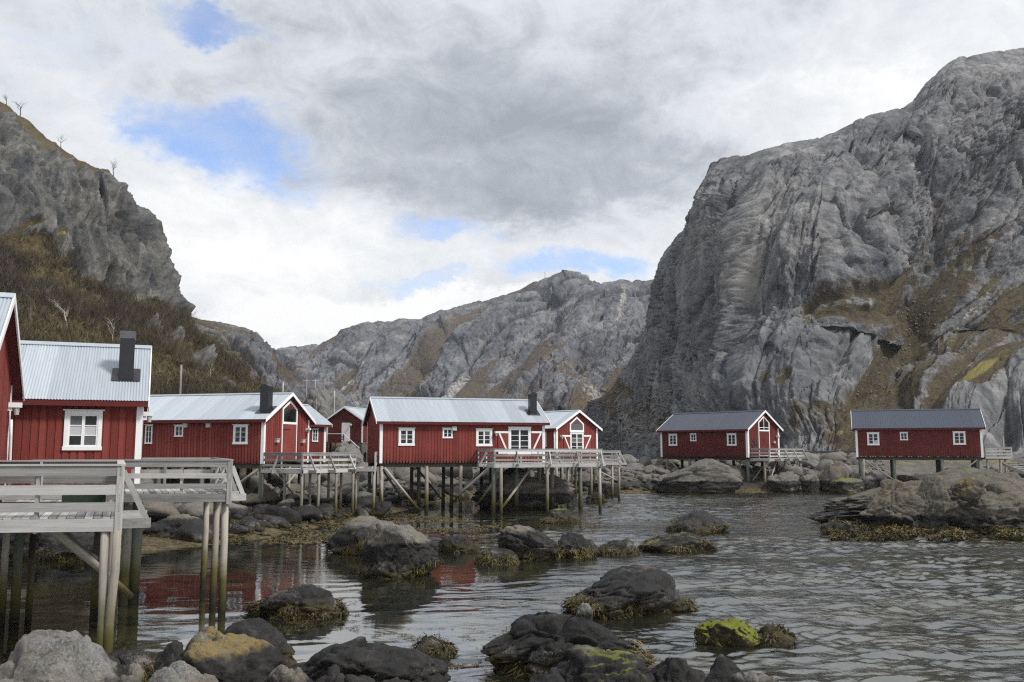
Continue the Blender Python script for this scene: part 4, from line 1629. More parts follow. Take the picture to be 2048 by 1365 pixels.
# --- long cabin with the gable window, second from the left
Lc = 10.5
C = House('long red cabin whose gable has a plain red door under a pointed window', -13.72 - Lc * math.cos(R(-15)), 50 - Lc * math.sin(R(-15)), -15, Lc, 5.2, 3.18, 5.52, 7.10)
f = C.front
for (x0, x1, y0, y1, cc, rr_) in ((291, 305, 850, 888, 2, 3), (350, 367, 851, 874, 2, 2), (467, 496, 850, 889, 2, 3)):
    f.window(*f.rect(x0, x1, y0, y1), cc, rr_)
u, z = f.uz(373, 852)
f.vent(u, z)
u, z = f.uz(419, 852)
f.vent(u, z)
f.boards(C.red, 0.19, 0.125)
f = C.right
a0, a1 = f.uz(564, 830)[0], f.uz(594, 830)[0]
zb, zs, za = f.uz(578, 849)[1], f.uz(578, 818)[1], f.uz(579, 801)[1]
f.pointed(a0, a1, zb, zs, za, 0.13)
f.open.append((a0, a1, -0.2, zb))
d0 = MB()
dw = a1 - a0 - 0.16
d0.box(-dw / 2, dw / 2, -0.03, 0, -0.08, zb - 0.05)
dr = d0.build('door', C.red, C.root, f.loc((a0 + a1) / 2, 0.0, 0.05), (0, 0, f.ang))
for hz in (0.35, 1.75):
    pbox(dr, 'hinge', M['iron'], (dw * 0.5, 0.02, 0.045), (-dw * 0.2, -0.04, hz))
for sgn in (a0, a1 - 0.08):
    f.box('door_trim', M['white'], sgn, sgn + 0.08, -0.03, zb, 0.001, 0.04)
for q in ((551, 882), (603, 883)):
    u, z = f.uz(*q)
    f.vent(u, z, 0.3, 0.2)
f.lamp(*f.uz(611, 864))
f.boards(C.red, 0.2, 0.13)
C.corner([(C.front, 1), (C.right, 0), (C.right, 1), (C.front, 0)])
C.chimney(532, 821, 769, 19, 'round')
C.piles([1.0, 3.8, 6.6, 10.3], front_mat='oldpile', r=0.12)
C.brace((10.2, 0.1, -0.4), (7.6, 0.1, -2.2))
C.brace((10.4, 1.0, -2.4), (10.4, 4.6, -0.4), 0.06)
C.brace((10.4, 1.0, -0.4), (10.4, 4.6, -2.4), 0.06)

# --- main long cabin in the middle
B = House('longest red cabin in the middle, white framed french doors in its long wall', -8.15, 56, 18, 10.8, 5.0, 3.11, 5.58, 7.19)
f = B.front
f.window(*f.rect(797, 829, 857, 892), 2, 3)
f.window(*f.rect(885, 905, 857, 877), 2, 2)
f.window(*f.rect(952, 984, 858.5, 893), 2, 3)
w3 = f.rect(1016.5, 1061.5, 855, 909)
f.window(*w3, 2, 4, 'french_door', 0.14)
u, z = f.uz(908, 858)
f.vent(u, z, 0.28, 0.25)
s0 = f.rect(996, 1016, 862, 909)
s1 = f.rect(1062, 1083, 862, 909)
B.shutter(f, s0[0], w3[0] - 0.02, s0[2], s0[3], True)
B.shutter(f, w3[1] + 0.02, s1[1], s1[2], s1[3], False)
f.lamp(*f.uz(991, 870))
f.open.append((s0[0], s1[1], w3[2], w3[3]))
f.boards(B.red, 0.2, 0.13)
B.left.boards(B.red, 0.2, 0.13, single=False)
B.corner([(B.front, 0), (B.front, 1), (B.left, 0), (B.left, 1), (B.right, 0), (B.right, 1)])
B.chimney(1065, 826, 785, 14.5, 'round')
B.piles([0.15, 3.0, 5.2, 7.9, 10.5], front_mat='pile', r=0.115)
B.brace((0.3, 0.05, -0.4), (2.7, 0.3, -3.2))
B.brace((0.1, 0.6, -0.4), (0.1, -0.9, -3.1), 0.07)
B.brace((0.5, 2.6, -0.4), (2.4, 2.6, -3.0), 0.07, 'darkwood')
B.brace((5.0, 2.4, -3.0), (7.6, 2.4, -0.4), 0.07, 'darkwood')
B.brace((8.2, 0.25, -0.4), (6.2, 0.25, -2.9), 0.08)
B.brace((3.2, 4.6, -0.4), (5.0, 4.6, -2.6), 0.07, 'darkwood')

# --- cabin behind the main one
Lc = 8.0
F_ = House('small red cabin with french door in its gable, behind the middle cabin', 3.57 - Lc * math.cos(R(-46.5)), 73 - Lc * math.sin(R(-46.5)), -46.5, Lc, 5.0, 3.15, 5.52, 7.02)
f = F_.right
p0 = f.uz(1139, 850)[0]
p1 = f.uz(1167, 850)[0]
f.pointed(p0, p1, f.uz(1153, 864)[1], f.uz(1153, 848)[1], f.uz(1153, 834)[1], 0.13)
g = f.rect(1140, 1166.5, 865, 905)
f.window(*g, 2, 4, 'french_door', 0.11)
s0 = f.rect(1127, 1139, 870, 905)
s1 = f.rect(1168, 1181, 870, 905)
F_.shutter(f, s0[0], g[0] - 0.02, s0[2], s0[3], True)
F_.shutter(f, g[1] + 0.02, s1[1], s1[2], s1[3], False)
f.lamp(*f.uz(1121, 876))
f.boards(F_.red, 0.2, 0.13, single=False)
F_.front.window(5.6, 6.9, 0.85, 2.05, 2, 3)
F_.front.boards(F_.red, 0.2, 0.13, single=False)
F_.corner([(F_.right, 0), (F_.right, 1), (F_.front, 1)])
pole(F_.root, 'downpipe', M['white'], (7.9, -0.12, 0.0), (7.9, -0.12, 2.1), 0.05)
F_.chimney(1169, 838, 812, 11, 'round', loc=(5.2, 3.6, 3.1))
F_.piles([0.4, 4, 7.8])

# --- slate roofed cabins on the right
Lc = 10.2
D = House('red cabin with slate blue roof and white framed gable door on the giant slab', 21.6 - Lc * math.cos(R(-49)), 83 - Lc * math.sin(R(-49)), -49, Lc, 5.1, 3.19, 5.67, 7.42, 'darkred', 'slate')
f = D.front
f.window(*f.rect(1338, 1354.5, 868.5, 892), 2, 3)
f.window(*f.rect(1381, 1393, 867.5, 883), 2, 2)
f.window(*f.rect(1454.5, 1473, 867.5, 892), 2, 3)
f.boards(D.red, 0.2, 0.13, single=False)
f = D.right
p0, p1 = f.uz(1516, 850)[0], f.uz(1538, 850)[0]
zb = f.uz(1527, 863)[1]
f.pointed(p0, p1, zb, f.uz(1527, 845)[1], f.uz(1527, 832)[1], 0.13, True)
f.open.append((p0, p1, -0.2, zb))
f.box('door', D.red, p0 + 0.09, p1 - 0.09, 0.0, zb - 0.03, 0.0, 0.03)
for sgn in (p0, p1 - 0.09):
    f.box('door_trim', M['white'], sgn, sgn + 0.09, -0.03, zb, 0.001, 0.042)
f.box('door_sill', M['white'], p0, p1, -0.06, 0.06, 0.001, 0.06)
f.lamp(*f.uz(1552.5, 876))
u, z = f.uz(1546.5, 885)
f.vent(u, z, 0.3, 0.18)
u, z = f.uz(1508, 886)
an = MB()
an.box(-0.03, 0.03, -0.05, 0, -0.45, 0.35)
an.box(-0.3, 0.3, -0.055, 0, 0.15, 0.21)
for k in range(9):
    a0_, a1_ = PI + PI * k / 9, PI + PI * (k + 1) / 9
    an.bar((0.4 * math.cos(a0_), -0.025, -0.1 + 0.38 * math.sin(a0_)), (0.4 * math.cos(a1_), -0.025, -0.1 + 0.38 * math.sin(a1_)), 0.05, 0.07, (0, 1, 0))
an.build('anchor_ornament', M['capmetal'], D.root, f.loc(u, 0.03, z), (0, 0, f.ang))
f.boards(D.red, 0.2, 0.13, single=False)
D.corner([(D.front, 0), (D.front, 1), (D.right, 0), (D.right, 1)], 0.19)
D.piles([0.6, 3.4, 6.8, 10.0], front_mat='oldpile', r=0.14)
D.brace((0.8, 0.1, -0.4), (2.6, 0.1, -1.7), 0.06)
D.brace((9.8, 0.1, -0.4), (7.4, 0.4, -1.7), 0.06)
D.brace((10.1, 0.3, -2.6), (10.1, 3.2, -0.4), 0.07)

E = House('red cabin with slate blue roof on green piles behind the rocky islet', 31.9, 84, -20, 10.5, 5.0, 3.22, 5.76, 7.5, 'darkred', 'slate')
f = E.front
f.window(*f.rect(1734.5, 1758.5, 865.5, 891), 2, 3, curtain=((1, 0),))
f.window(*f.rect(1800, 1815.5, 865, 881), 2, 2)
f.window(*f.rect(1906, 1931, 863.5, 890), 2, 3)
f.boards(E.red, 0.2, 0.13, single=False)
E.corner([(E.front, 0), (E.front, 1), (E.left, 1), (E.right, 0)], 0.16)
E.piles([0.35, 3.2, 7.2, 10.2], front_mat='oldpile', r=0.14, deep=1.2)
E.brace((0.5, 0.1, -0.35), (3.2, 0.1, -2.25), 0.07)
E.brace((0.6, -0.25, -0.3), (0.5, -0.25, -2.8), 0.06)
E.brace((10.0, 0.1, -0.35), (8.6, 0.1, -1.5), 0.06)

# --- two cabins between
Lc = 6.0
Gx = House('small red cabin with white door and dark stair on a grey rock', -21.5 + Lc * 0.25, 105 + Lc * 0.968, math.degrees(math.atan2(-0.968, -0.25)), Lc, 4.5, 4.66, 7.05, 8.70, 'darkred', group=None)
f = Gx.right
q = f.rect(683.5, 700, 846, 884)
f.open.append(q)
f.box('door', M['white'], q[0], q[1], 0.02, q[3], 0.0, 0.05)
f.lamp(*f.uz(703, 852))
f.boards(Gx.red, 0.2, 0.13, single=False)
Gx.corner([(Gx.right, 0), (Gx.right, 1)], 0.15)
st = MB()
for k in range(7):
    st.box(2.6 + k * 0.28, 2.9 + k * 0.28, -1.0, -0.05, -0.1 - k * 0.21, -0.04 - k * 0.21)
st.box(-0.3, 2.6, -1.1, -0.05, -0.12, -0.02)
for k in range(4):
    st.box(-0.3 + k * 0.96, -0.2 + k * 0.96, -1.1, -1.02, -1.6, 0.85)
st.box(1.5, 2.6, -1.1, -1.05, 0.2, 0.32)
st.box(1.5, 2.6, -1.1, -1.05, 0.45, 0.57)
st.bar((2.6, -1.06, -0.15), (4.6, -1.06, -1.65), 0.05, 0.22)
st.build('stair', M['fascia'], Gx.root, f.loc(0, 0, 0), (0, 0, f.ang))
hr_ = MB()
hr_.box(-0.3, 2.6, -1.12, -1.04, 0.86, 0.93)
hr_.bar((2.6, -1.08, 0.9), (4.6, -1.08, -0.75), 0.07, 0.07)
hr_.build('handrail', M['white'], Gx.root, f.loc(0, 0, 0), (0, 0, f.ang))
for x in (0.4, 5.6):
    for y in (0.3, 4.2):
        wx, wy = Gx.world(x, y)
        pole(Gx.root, 'pile', M['darkwood'], (x, y, ground_at(wx, wy) - 4.66 - 0.5), (x, y, -0.02), 0.14)

Lc = 5.5
Hx = House('short red cabin with one white window, half hidden behind the gable of another', -12.78 - Lc * math.cos(R(48)), 62 - Lc * math.sin(R(48)), 48, Lc, 5.0, 3.1, 5.52, 6.95, 'darkred')
f = Hx.front
f.window(*f.rect(624, 635.5, 858, 884), 2, 3)
f.boards(Hx.red, 0.2, 0.13, single=False)
Hx.corner([(Hx.front, 1), (Hx.right, 0)], 0.15)
Hx.piles([0.4, 2.8, 5.2])


# ------------------------------------------------------------------ decks
class Deck:
    def __init__(s, name, label, ox, oy, z, angx, Lx, Ly, eyv=None, pw=0.145, rim=0.2, group='weathered timber decks'):
        s.z = z
        s.ex = Vector((math.cos(R(angx)), math.sin(R(angx)), 0))
        s.ey = Vector((-s.ex.y, s.ex.x, 0)) if eyv is None else Vector((eyv[0], eyv[1], 0)).normalized()
        s.Lx, s.Ly = Lx, Ly
        s.o = Vector((ox, oy, z))
        s.root = thing(name, label, 'deck', s.o, 0, group)
        n = int(round(Lx / pw))
        pw = Lx / n
        gap = 0.014
        b = MB()
        a0, a1 = s.ex * gap / 2, s.ex * (pw - gap / 2)
        q = [a0, a1, a1 + s.ey * Ly, a0 + s.ey * Ly]
        dn = Vector((0, 0, -0.03))
        th = math.atan2(s.ey.y, s.ey.x) - PI / 2
        q = [Matrix.Rotation(-th, 3, 'Z') @ v for v in q]
        b.prism([v + dn for v in q], q)
        me = b.mesh('plank', M['deckwood'])
        rr = random.Random(int(ox * 100))
        for i in range(n):
            o = link('plank', me, s.root, s.ex * (i * pw) + s.ey * rr.uniform(-0.03, 0.012) + Vector((0, 0, rr.uniform(-0.004, 0.004))), (0, 0, th))
        hh = rim
        for (p, q_) in ((s.at(0, 0), s.at(Lx, 0)), (s.at(Lx, 0), s.at(Lx, Ly)), (s.at(0, Ly), s.at(Lx, Ly)), (s.at(0, 0), s.at(0, Ly))):
            dz = Vector((0, 0, -0.034 - hh / 2))
            s.beam('rim_beam', p + dz, q_ + dz, 0.055, hh, M['wood'])
        for k in (0.33, 0.66):
            s.beam('joist', s.at(0.05, Ly * k) + Vector((0, 0, -0.16)), s.at(Lx - 0.05, Ly * k) + Vector((0, 0, -0.16)), 0.06, 0.24, M['darkwood'])

    def at(s, a, b, z=0.0):
        return s.ex * a + s.ey * b + Vector((0, 0, z))

    def beam(s, name, p, q, w_, h_, mat):
        return xbeam(s.root, name, mat, p, q, w_, h_)

    def rail(s, a, b, h=0.9, boards=((0.80, 0.15), (0.50, 0.13), (0.20, 0.12)), step=1.5, cap=True, braces=(), out=None, posts=True, bout=0.55):
        """a, b: deck coordinates of the ends; out: outward direction"""
        p, q = s.at(*a), s.at(*b)
        L = (q - p).length
        d = (q - p).normalized()
        out = Vector((d.y, -d.x, 0)) if out is None else out
        n = max(1, int(round(L / step)))
        if posts:
            for i in range(n + 1):
                c = p + d * (L * i / n) - out * 0.035
                pbox(s.root, 'rail_post', M['wood'], (0.055, 0.085, h + 0.28), c + Vector((0, 0, (h - 0.28) / 2 - 0.004)), (0, 0, math.atan2(d.y, d.x)))
        for (z_, w_) in boards:
            z_ = z_ * h / 0.9
            s.beam('rail_board', p + out * 0.022 + Vector((0, 0, z_)), q + out * 0.022 + Vector((0, 0, z_)), 0.030, w_, M['wood'])
        if cap:
            s.beam('rail_cap', p + Vector((0, 0, h + 0.006)) - out * 0.01, q + Vector((0, 0, h + 0.006)) - out * 0.01, 0.14, 0.032, M['wood'])
        for t_ in braces:
            c = p + d * (L * t_)
            s.beam('outrigger', c - out * 0.2 + Vector((0, 0, -0.13)), c + out * bout + Vector((0, 0, -0.13)), 0.06, 0.17, M['wood'])
            s.beam('rail_brace', c + out * (bout - 0.08) + Vector((0, 0, -0.06)), c + out * 0.05 + Vector((0, 0, h - 0.15)), 0.055, 0.10, M['wood'])

    def post(s, a, b, r=0.085, mat='pile', dx=0.0, bot=None):
        p = s.at(a, b)
        if bot is None:
            bot = max(ground_at(s.o.x + p.x, s.o.y + p.y), -1.0) - 0.5
        pole(s.root, 'post', M[mat], p + Vector((dx, 0, bot - s.z)), p + Vector((0, 0, -0.24)), r * 1.1, r)

    def brace(s, p, q, r=0.07, mat='pile'):
        pole(s.root, 'brace', M[mat], p, q, r, r * 0.9)


# nearest deck
dz_ = Deck('timber_deck', 'nearest grey timber deck with broad three board railing at the left edge', -13.87, 15.2, 2.70, 8, 7.0, 5.9, (-0.40, 0.917), 0.148, 0.22)
dz_.rail((0, 0), (7.0, 0), 0.90, ((0.80, 0.17), (0.47, 0.17), (0.17, 0.16)), 1.55)
dz_.rail((7.0, 0), (7.0, 5.9), 0.90, ((0.80, 0.17), (0.47, 0.17), (0.17, 0.16)), 1.9, braces=(0.02, 0.40), bout=0.52)
dz_.rail((7.0, 5.9), (0, 5.9), 0.90, ((0.80, 0.17), (0.47, 0.17), (0.17, 0.16)), 1.6)
dz_.post(6.78, 0.08, 0.078, bot=-0.3, dx=0.03)
dz_.post(6.98, 0.02, 0.072, bot=-0.3, dx=-0.09)
dz_.post(4.62, 5.3, 0.075, bot=-1.4)
dz_.post(4.88, 5.45, 0.10, 'oldpile', bot=-1.4)
dz_.post(5.15, 5.8, 0.07, 'darkwood', bot=-1.4)
dz_.post(6.9, 4.4, 0.085, 'pile', bot=-1.4)
dz_.post(6.95, 5.3, 0.12, 'oldpile', bot=-1.4)
dz_.post(6.6, 5.7, 0.11, 'darkwood', bot=-1.4)
pA = P(96, 1050, 17.5) - dz_.o
pB = P(262, 1192, 21.5) - dz_.o
dz_.brace(pA, pB, 0.085)
dz_.brace(P(104, 1048, 18.2) - dz_.o, P(215, 1140, 21.0) - dz_.o, 0.07, 'darkwood')
sp_ = G(142, 1024, 2.70)
stp = MB()
stp.box(-0.36, 0.36, -0.16, 0.16, 0.0, 0.46)
stp.box(-0.38, 0.38, -0.17, 0.17, 0.46, 0.49)
tag(stp.build('mossy_stump', M['moss'], None, (sp_.x, sp_.y + 0.5, 2.70), (0, 0, 0.14)), 'dark green mossy square pile head standing behind the railing of the nearest deck', 'stump')
bb = G(20, 1012, 2.70)
bt = thing('bench', 'low weathered plank step bench on the nearest deck at the left edge', 'bench', (bb.x, bb.y + 1.0, 2.70), 0.14)
for k in range(4):
    pbox(bt, 'plank', M['deckwood'], (1.9, 0.16, 0.035), (0, -0.27 + k * 0.18, 0.235))
for x in (-0.85, 0.85):
    pbox(bt, 'leg', M['wood'], (0.08, 0.66, 0.215), (x, 0, 0.1075))
pbox(bt, 'apron', M['wood'], (1.88, 0.03, 0.12), (0, -0.345, 0.155))

# deck of the near cabin
da = Deck('timber_deck', 'grey timber deck with low railing in front of the cabin with the square chimney', -6.87 - 4.7 * math.cos(R(3)), 22.2 - 4.7 * math.sin(R(3)), 2.84, 3, 4.7, 4.3, (-0.40, 0.917), 0.145, 0.20)
da.rail((0, 0), (4.7, 0), 0.77, ((0.80, 0.15), (0.46, 0.12), (0.17, 0.12)), 1.25)
da.rail((4.7, 0), (4.7, 4.3), 0.77, ((0.80, 0.15), (0.46, 0.12), (0.17, 0.12)), 1.4, braces=(0.03, 0.36, 0.7), bout=0.4)
da.rail((4.7, 4.3), (2.0, 4.3), 0.77, ((0.80, 0.15), (0.46, 0.12)), 1.4)
da.post(4.62, 0.25, 0.085, bot=-1.2, dx=0.02)
da.post(4.55, 1.6, 0.08, bot=-1.2)
da.post(4.5, 3.9, 0.08, bot=-1.2)
da.post(2.3, 1.2, 0.11, bot=-1.2)
da.post(2.55, 1.5, 0.13, 'oldpile', bot=-1.2)

# deck at the gable of the second long cabin
dc = Deck('timber_deck', 'grey timber deck on thin poles at the gable door of the second long cabin', -13.9, 50.2, 2.78, -35, 3.35, 3.98, None, 0.15, 0.18)
dc.rail((0, 0), (3.35, 0), 0.88, step=1.5, braces=(0.45,), bout=0.5)
dc.rail((3.35, 0), (3.35, 3.98), 0.88, step=1.3, braces=(0.12, 0.48, 0.86), bout=0.6)
for a, b in ((0.1, 0.1), (1.9, 0.1), (3.25, 0.1), (3.25, 1.3), (3.25, 2.6), (3.25, 3.9), (1.8, 2.0), (1.5, 3.7), (2.4, 3.8)):
    dc.post(a, b, 0.075)
bn = thing('bench', 'small slatted garden bench on the deck beside the second long cabin', 'bench', dc.o + dc.at(2.6, 3.2), R(-35))
for k in range(3):
    pbox(bn, 'slat', M['wood'], (1.3, 0.1, 0.03), (0, k * 0.12, 0.44))
    pbox(bn, 'back_slat', M['wood'], (1.3, 0.03, 0.09), (0, 0.36, 0.6 + k * 0.13))
for x in (-0.58, 0.58):
    pbox(bn, 'leg', M['wood'], (0.07, 0.07, 0.42), (x, 0.0, 0.21))
    pbox(bn, 'leg', M['wood'], (0.07, 0.06, 0.92), (x, 0.31, 0.46))

dwk = Deck('walkway', 'short railed timber walkway ending at the left corner of the middle cabin', -8.95, 51.6, 2.78, 8, 1.2, 4.6, None, 0.15, 0.16, group='weathered timber walkways')
dwk.rail((1.2, 0), (1.2, 4.4), 0.88, step=1.4)
for a, b in ((0.1, 0.3), (1.1, 0.3), (0.1, 4.2), (1.1, 4.2)):
    dwk.post(a, b, 0.07)

# deck of the middle cabin
db = Deck('timber_deck', 'grey timber deck with braced railing before the french doors of the long middle cabin', -1.06, 54.44, 3.0, 18, 7.0, 3.6, None, 0.15, 0.22)
db.rail((0, 0), (7.0, 0), 0.86, step=1.5, braces=(0.2, 0.5, 0.76, 0.99), bout=0.45)
db.rail((0, 3.6), (0, 0), 0.86, step=1.6, braces=(0.6,))
db.rail((7.0, 0), (7.0, 3.6), 0.86, step=1.6, braces=(0.15,), bout=0.5)
for a, b in ((0.1, 0.4), (0.45, 0.05), (3.4, 0.05), (6.9, 0.1), (2.4, 3.0), (4.9, 3.2), (6.9, 3.3)):
    db.post(a, b, 0.095 if b < 0.3 else 0.13, 'pile' if b < 0.3 else 'oldpile', bot=-1.2)
db.brace(db.at(0.5, 0.2, -2.7), db.at(2.9, 1.6, -0.3), 0.08)
db.brace(db.at(0.0, 1.2, -0.3), db.at(-1.6, 2.2, -1.9), 0.08)
tb = thing('bench', 'long pale bench on the deck under the french doors of the middle cabin', 'bench', db.o + db.at(1.7, 2.9), R(18))
for k in range(3):
    pbox(tb, 'plank', M['deckwood'], (2.2, 0.13, 0.035), (0, -0.15 + k * 0.15, 0.40))
for x in (-0.9, 0.9):
    pbox(tb, 'leg', M['wood'], (0.08, 0.42, 0.38), (x, 0, 0.19))

dk = Deck('walkway', 'timber walkway running back between the long middle cabin and the small cabin behind', 2.35, 59.5, 2.99, 18, 2.4, 8.2, None, 0.15, 0.18, group='weathered timber walkways')
dk.rail((2.4, 0), (2.4, 8.2), 0.86, step=1.6, braces=(0.3, 0.6))
for a, b in ((0.2, 2), (2.2, 2), (0.2, 5), (2.2, 5), (0.2, 8), (2.2, 8)):
    dk.post(a, b, 0.09)
pt = thing('picnic_table', 'grey picnic table with attached benches on the walkway before the small cabin', 'table', dk.o + dk.at(1.0, 3.6), R(18))
for k in range(4):
    pbox(pt, 'plank', M['wood'], (1.7, 0.16, 0.035), (0, -0.27 + k * 0.18, 0.74))
for sgn in (-0.72, 0.72):
    pbox(pt, 'seat_plank', M['wood'], (1.7, 0.24, 0.035), (0, sgn, 0.44))
for x in (-0.6, 0.6):
    for sgn in (-1, 1):
        pbar(pt, 'leg', M['wood'], (x, sgn * 0.2, 0.72), (x, sgn * 0.62, 0.02), 0.05, 0.09)
    pbox(pt, 'crossbar', M['wood'], (0.05, 1.6, 0.09), (x, 0, 0.38))

df = Deck('timber_deck', 'small far timber deck with railing right of the small gabled cabin behind', 3.4, 68.6, 2.86, 2, 4.8, 4.0, None, 0.15, 0.18)
df.rail((0, 0), (4.8, 0), 0.86, step=1.6)
df.rail((4.8, 0), (4.8, 4.0), 0.86, step=1.3, braces=(0.1, 0.6))
for a, b in ((0.4, 0.1), (2.6, 0.1), (4.7, 0.1), (4.7, 3.6), (1.5, 3.6)):
    df.post(a, b, 0.09)
df.brace(df.at(2.7, 0.2, -0.4), df.at(4.6, 0.2, -1.4), 0.05)

dd = Deck('timber_deck', 'grey timber deck with slanting rail braces at the gable of the left slate roofed cabin', 23.2, 81.75, 2.98, 41, 5.7, 2.2, None, 0.15, 0.2)
dd.rail((0, 0), (5.7, 0), 0.92, step=1.45, braces=(0.16, 0.42, 0.68, 0.95), bout=0.6)
dd.rail((0, 2.2), (0, 0), 0.92, step=1.1)
dd.rail((5.7, 0), (5.7, 2.2), 0.92, step=1.2)
for a, b in ((0.1, 0.6), (1.6, 1.6), (3.2, 0.5), (5.5, 0.3), (5.5, 1.9)):
    dd.post(a, b, 0.10, 'pile')
dd.brace(dd.at(0.2, 0.3, -2.3), dd.at(2.0, 0.6, -0.3), 0.06)
dd.brace(dd.at(1.6, 0.9, -2.0), dd.at(0.3, 0.5, -0.3), 0.06)
dd.brace(dd.at(3.2, 0.4, -2.0), dd.at(4.6, 0.3, -0.3), 0.06, 'darkwood')

de = Deck('timber_deck', 'small timber landing with close railing at the right end of the islet cabin', 43.1, 82.6, 3.15, -6, 2.3, 2.6, None, 0.15, 0.16)
de.rail((0, 0), (2.3, 0), 0.86, ((0.82, 0.13), (0.52, 0.11), (0.22, 0.11)), 1.1)
de.rail((2.3, 0), (2.3, 2.6), 0.86, step=1.2)
pbox(de.root, 'rail_post', M['wood'], (0.12, 0.12, 1.9), de.at(1.95, 0.8, 0.9))
for a, b in ((0.2, 0.2), (1.3, 0.2), (1.75, 0.2), (2.2, 2.3)):
    de.post(a, b, 0.08, bot=0.0)
s0 = Vector((45.0, 82.0, 2.6))
s1 = Vector((45.6, 74.0, 0.75))
stt = thing('stair', 'pale timber stair climbing from the islet to the small landing at the far right', 'stair', s0)
nst = 13
dirs = (s1 - s0).normalized()
side = Vector((dirs.y, -dirs.x, 0)).normalized()
for k in range(nst):
    c = (s1 - s0) * (k / (nst - 1))
    pbox(stt, 'tread', M['deckwood'], (1.3, 0.30, 0.045), c, (0, 0, 0.0))
for sg in (-1, 1):
    o_ = Vector((sg * 0.70, 0, -0.12))
    b = MB()
    b.bar(o_, s1 - s0 + o_, 0.06, 0.24)
    b.build('stringer', M['wood'], stt)
# ------------------------------------------------------------------ boulders
ICO = {}


def ico(level):
    if level not in ICO:
        import bmesh
        bm = bmesh.new()
        bmesh.ops.create_icosphere(bm, subdivisions=level, radius=1.0)
        bm.verts.ensure_lookup_table()
        v = np.array([q.co[:] for q in bm.verts], np.float32)
        f_ = np.array([[q.index for q in fc.verts] for fc in bm.faces], np.int32)
        bm.free()
        ICO[level] = (v / np.linalg.norm(v, axis=1, keepdims=True), f_)
    return ICO[level]


def rock_pts(seed, level=4, planes=16, sharp=26.0, rough=0.05, crack=0.05, lo=0.62):
    sharp = sharp * 1.6
    d, f_ = ico(level)
    rs = np.random.RandomState(seed)
    n = rs.normal(size=(planes, 3)).astype(np.float32)
    n /= np.linalg.norm(n, axis=1, keepdims=True)
    h = rs.uniform(lo, 1.0, planes).astype(np.float32)
    c = np.clip(d @ n.T, 0.02, None)
    rr = h[None] / c
    r = (np.power(np.minimum(rr, 3.0), -sharp).sum(1) + 1.0 ** -sharp) ** (-1.0 / sharp)
    p = d * r[:, None]
    off = rs.uniform(-50, 50, 3).astype(np.float32)
    q = p * 1.6 + off
    disp = rough * (fbm(q, 5, 0.55, seed) * 1.2)
    q2 = (p + 0.18 * np.stack([perlin(p * 2 + off, 3), perlin(p * 2 + off, 4), perlin(p * 2 + off, 5)], -1)) * np.array([1.0, 1.6, 2.2], np.float32) * 1.1 + off
    f1, f2, rv = worley(q2, seed + 3)
    disp += crack * ((1 - np.exp(-(f2 - f1) * 9)) - 0.8 + 0.5 * (rv - 0.5))
    if level >= 5:
        wq = p + 0.12 * np.stack([perlin(p * 3 + off, 13), perlin(p * 3 + off, 14), perlin(p * 3 + off, 15)], -1)
        for sc, am in ((1.1, 0.15), (2.6, 0.055), (6.0, 0.024), (13.0, 0.010)):
            fc, e = facets(wq * sc * np.array([1, 1.2, 1.5], np.float32) + off, seed + 31)
            disp += am * fc - am * 0.5 * np.exp(-e * 22)
        disp += rough * 0.22 * fbm(p * 9 + off, 3, 0.55, seed + 9)
    return p + d * disp[:, None], f_


ROCK_N = 0


def boulder(label, x0, x1, yt, yb, Y, seed, mat='boulder', level=5, prof=None, depth=0.8, lichen=0.0, algae=0.0, group=None, sink=None, planes=16, rough=0.05, crack=0.05, name='boulder', cat='boulder', sharp=14, weed=0, rz=0.0, z_base=0.0):
    """x0..x1, yt: silhouette in the photograph; it stands at distance Y"""
    p, f_ = rock_pts(seed, level, planes, sharp, rough, crack)
    if rz:
        c, s = math.cos(rz), math.sin(rz)
        p = np.stack([p[:, 0] * c - p[:, 1] * s, p[:, 0] * s + p[:, 1] * c, p[:, 2]], -1)
    xl, xr = xat(x0, 0.3, Y), xat(x1, 0.3, Y)
    wd = (xr - xl) / 2 * (1.28 if Y < 15.5 else 1.08 if Y < 70 else 1.0)
    zt = zat(yt, Y)
    zb = z_base - (0.35 if sink is None else sink)
    # only the upper part of the stone shows: the widest ring sits just above the water
    zmid = zb + (zt - zb) * 0.30
    mn, mx = p.min(0), p.max(0)
    p = p - (mn + mx) / 2
    p = p / ((mx - mn) / 2)
    fl_ = 1 + 0.34 * np.clip(p[:, 2], 0, 1) * (1 - 0.2 * np.clip(p[:, 2], 0, 1))
    p[:, :2] *= fl_[:, None]
    p[:, :2] /= np.abs(p[:, :2]).max(0)
    if prof is not None:
        k = np.interp(p[:, 0], np.linspace(-1, 1, len(prof)), prof)
        p[:, 2] = np.where(p[:, 2] > 0, p[:, 2] * k, p[:, 2])
    up = zt - zmid
    dn = zmid - zb + 0.3
    z = np.where(p[:, 2] > 0, p[:, 2] * up, p[:, 2] * dn)
    v = np.stack([p[:, 0] * wd, p[:, 1] * wd * depth, z], -1)
    org = np.array([(xl + xr) / 2, Y, zmid])
    me = mesh_np(name, v, f_, M[mat], True)
    o = link(name, me, None, org)
    tag(o, label, cat, group)
    o['lichen'] = float(lichen)
    o['algae'] = float(algae)
    if weed:
        weed_on(o, v, f_, org, weed, seed)
    return o


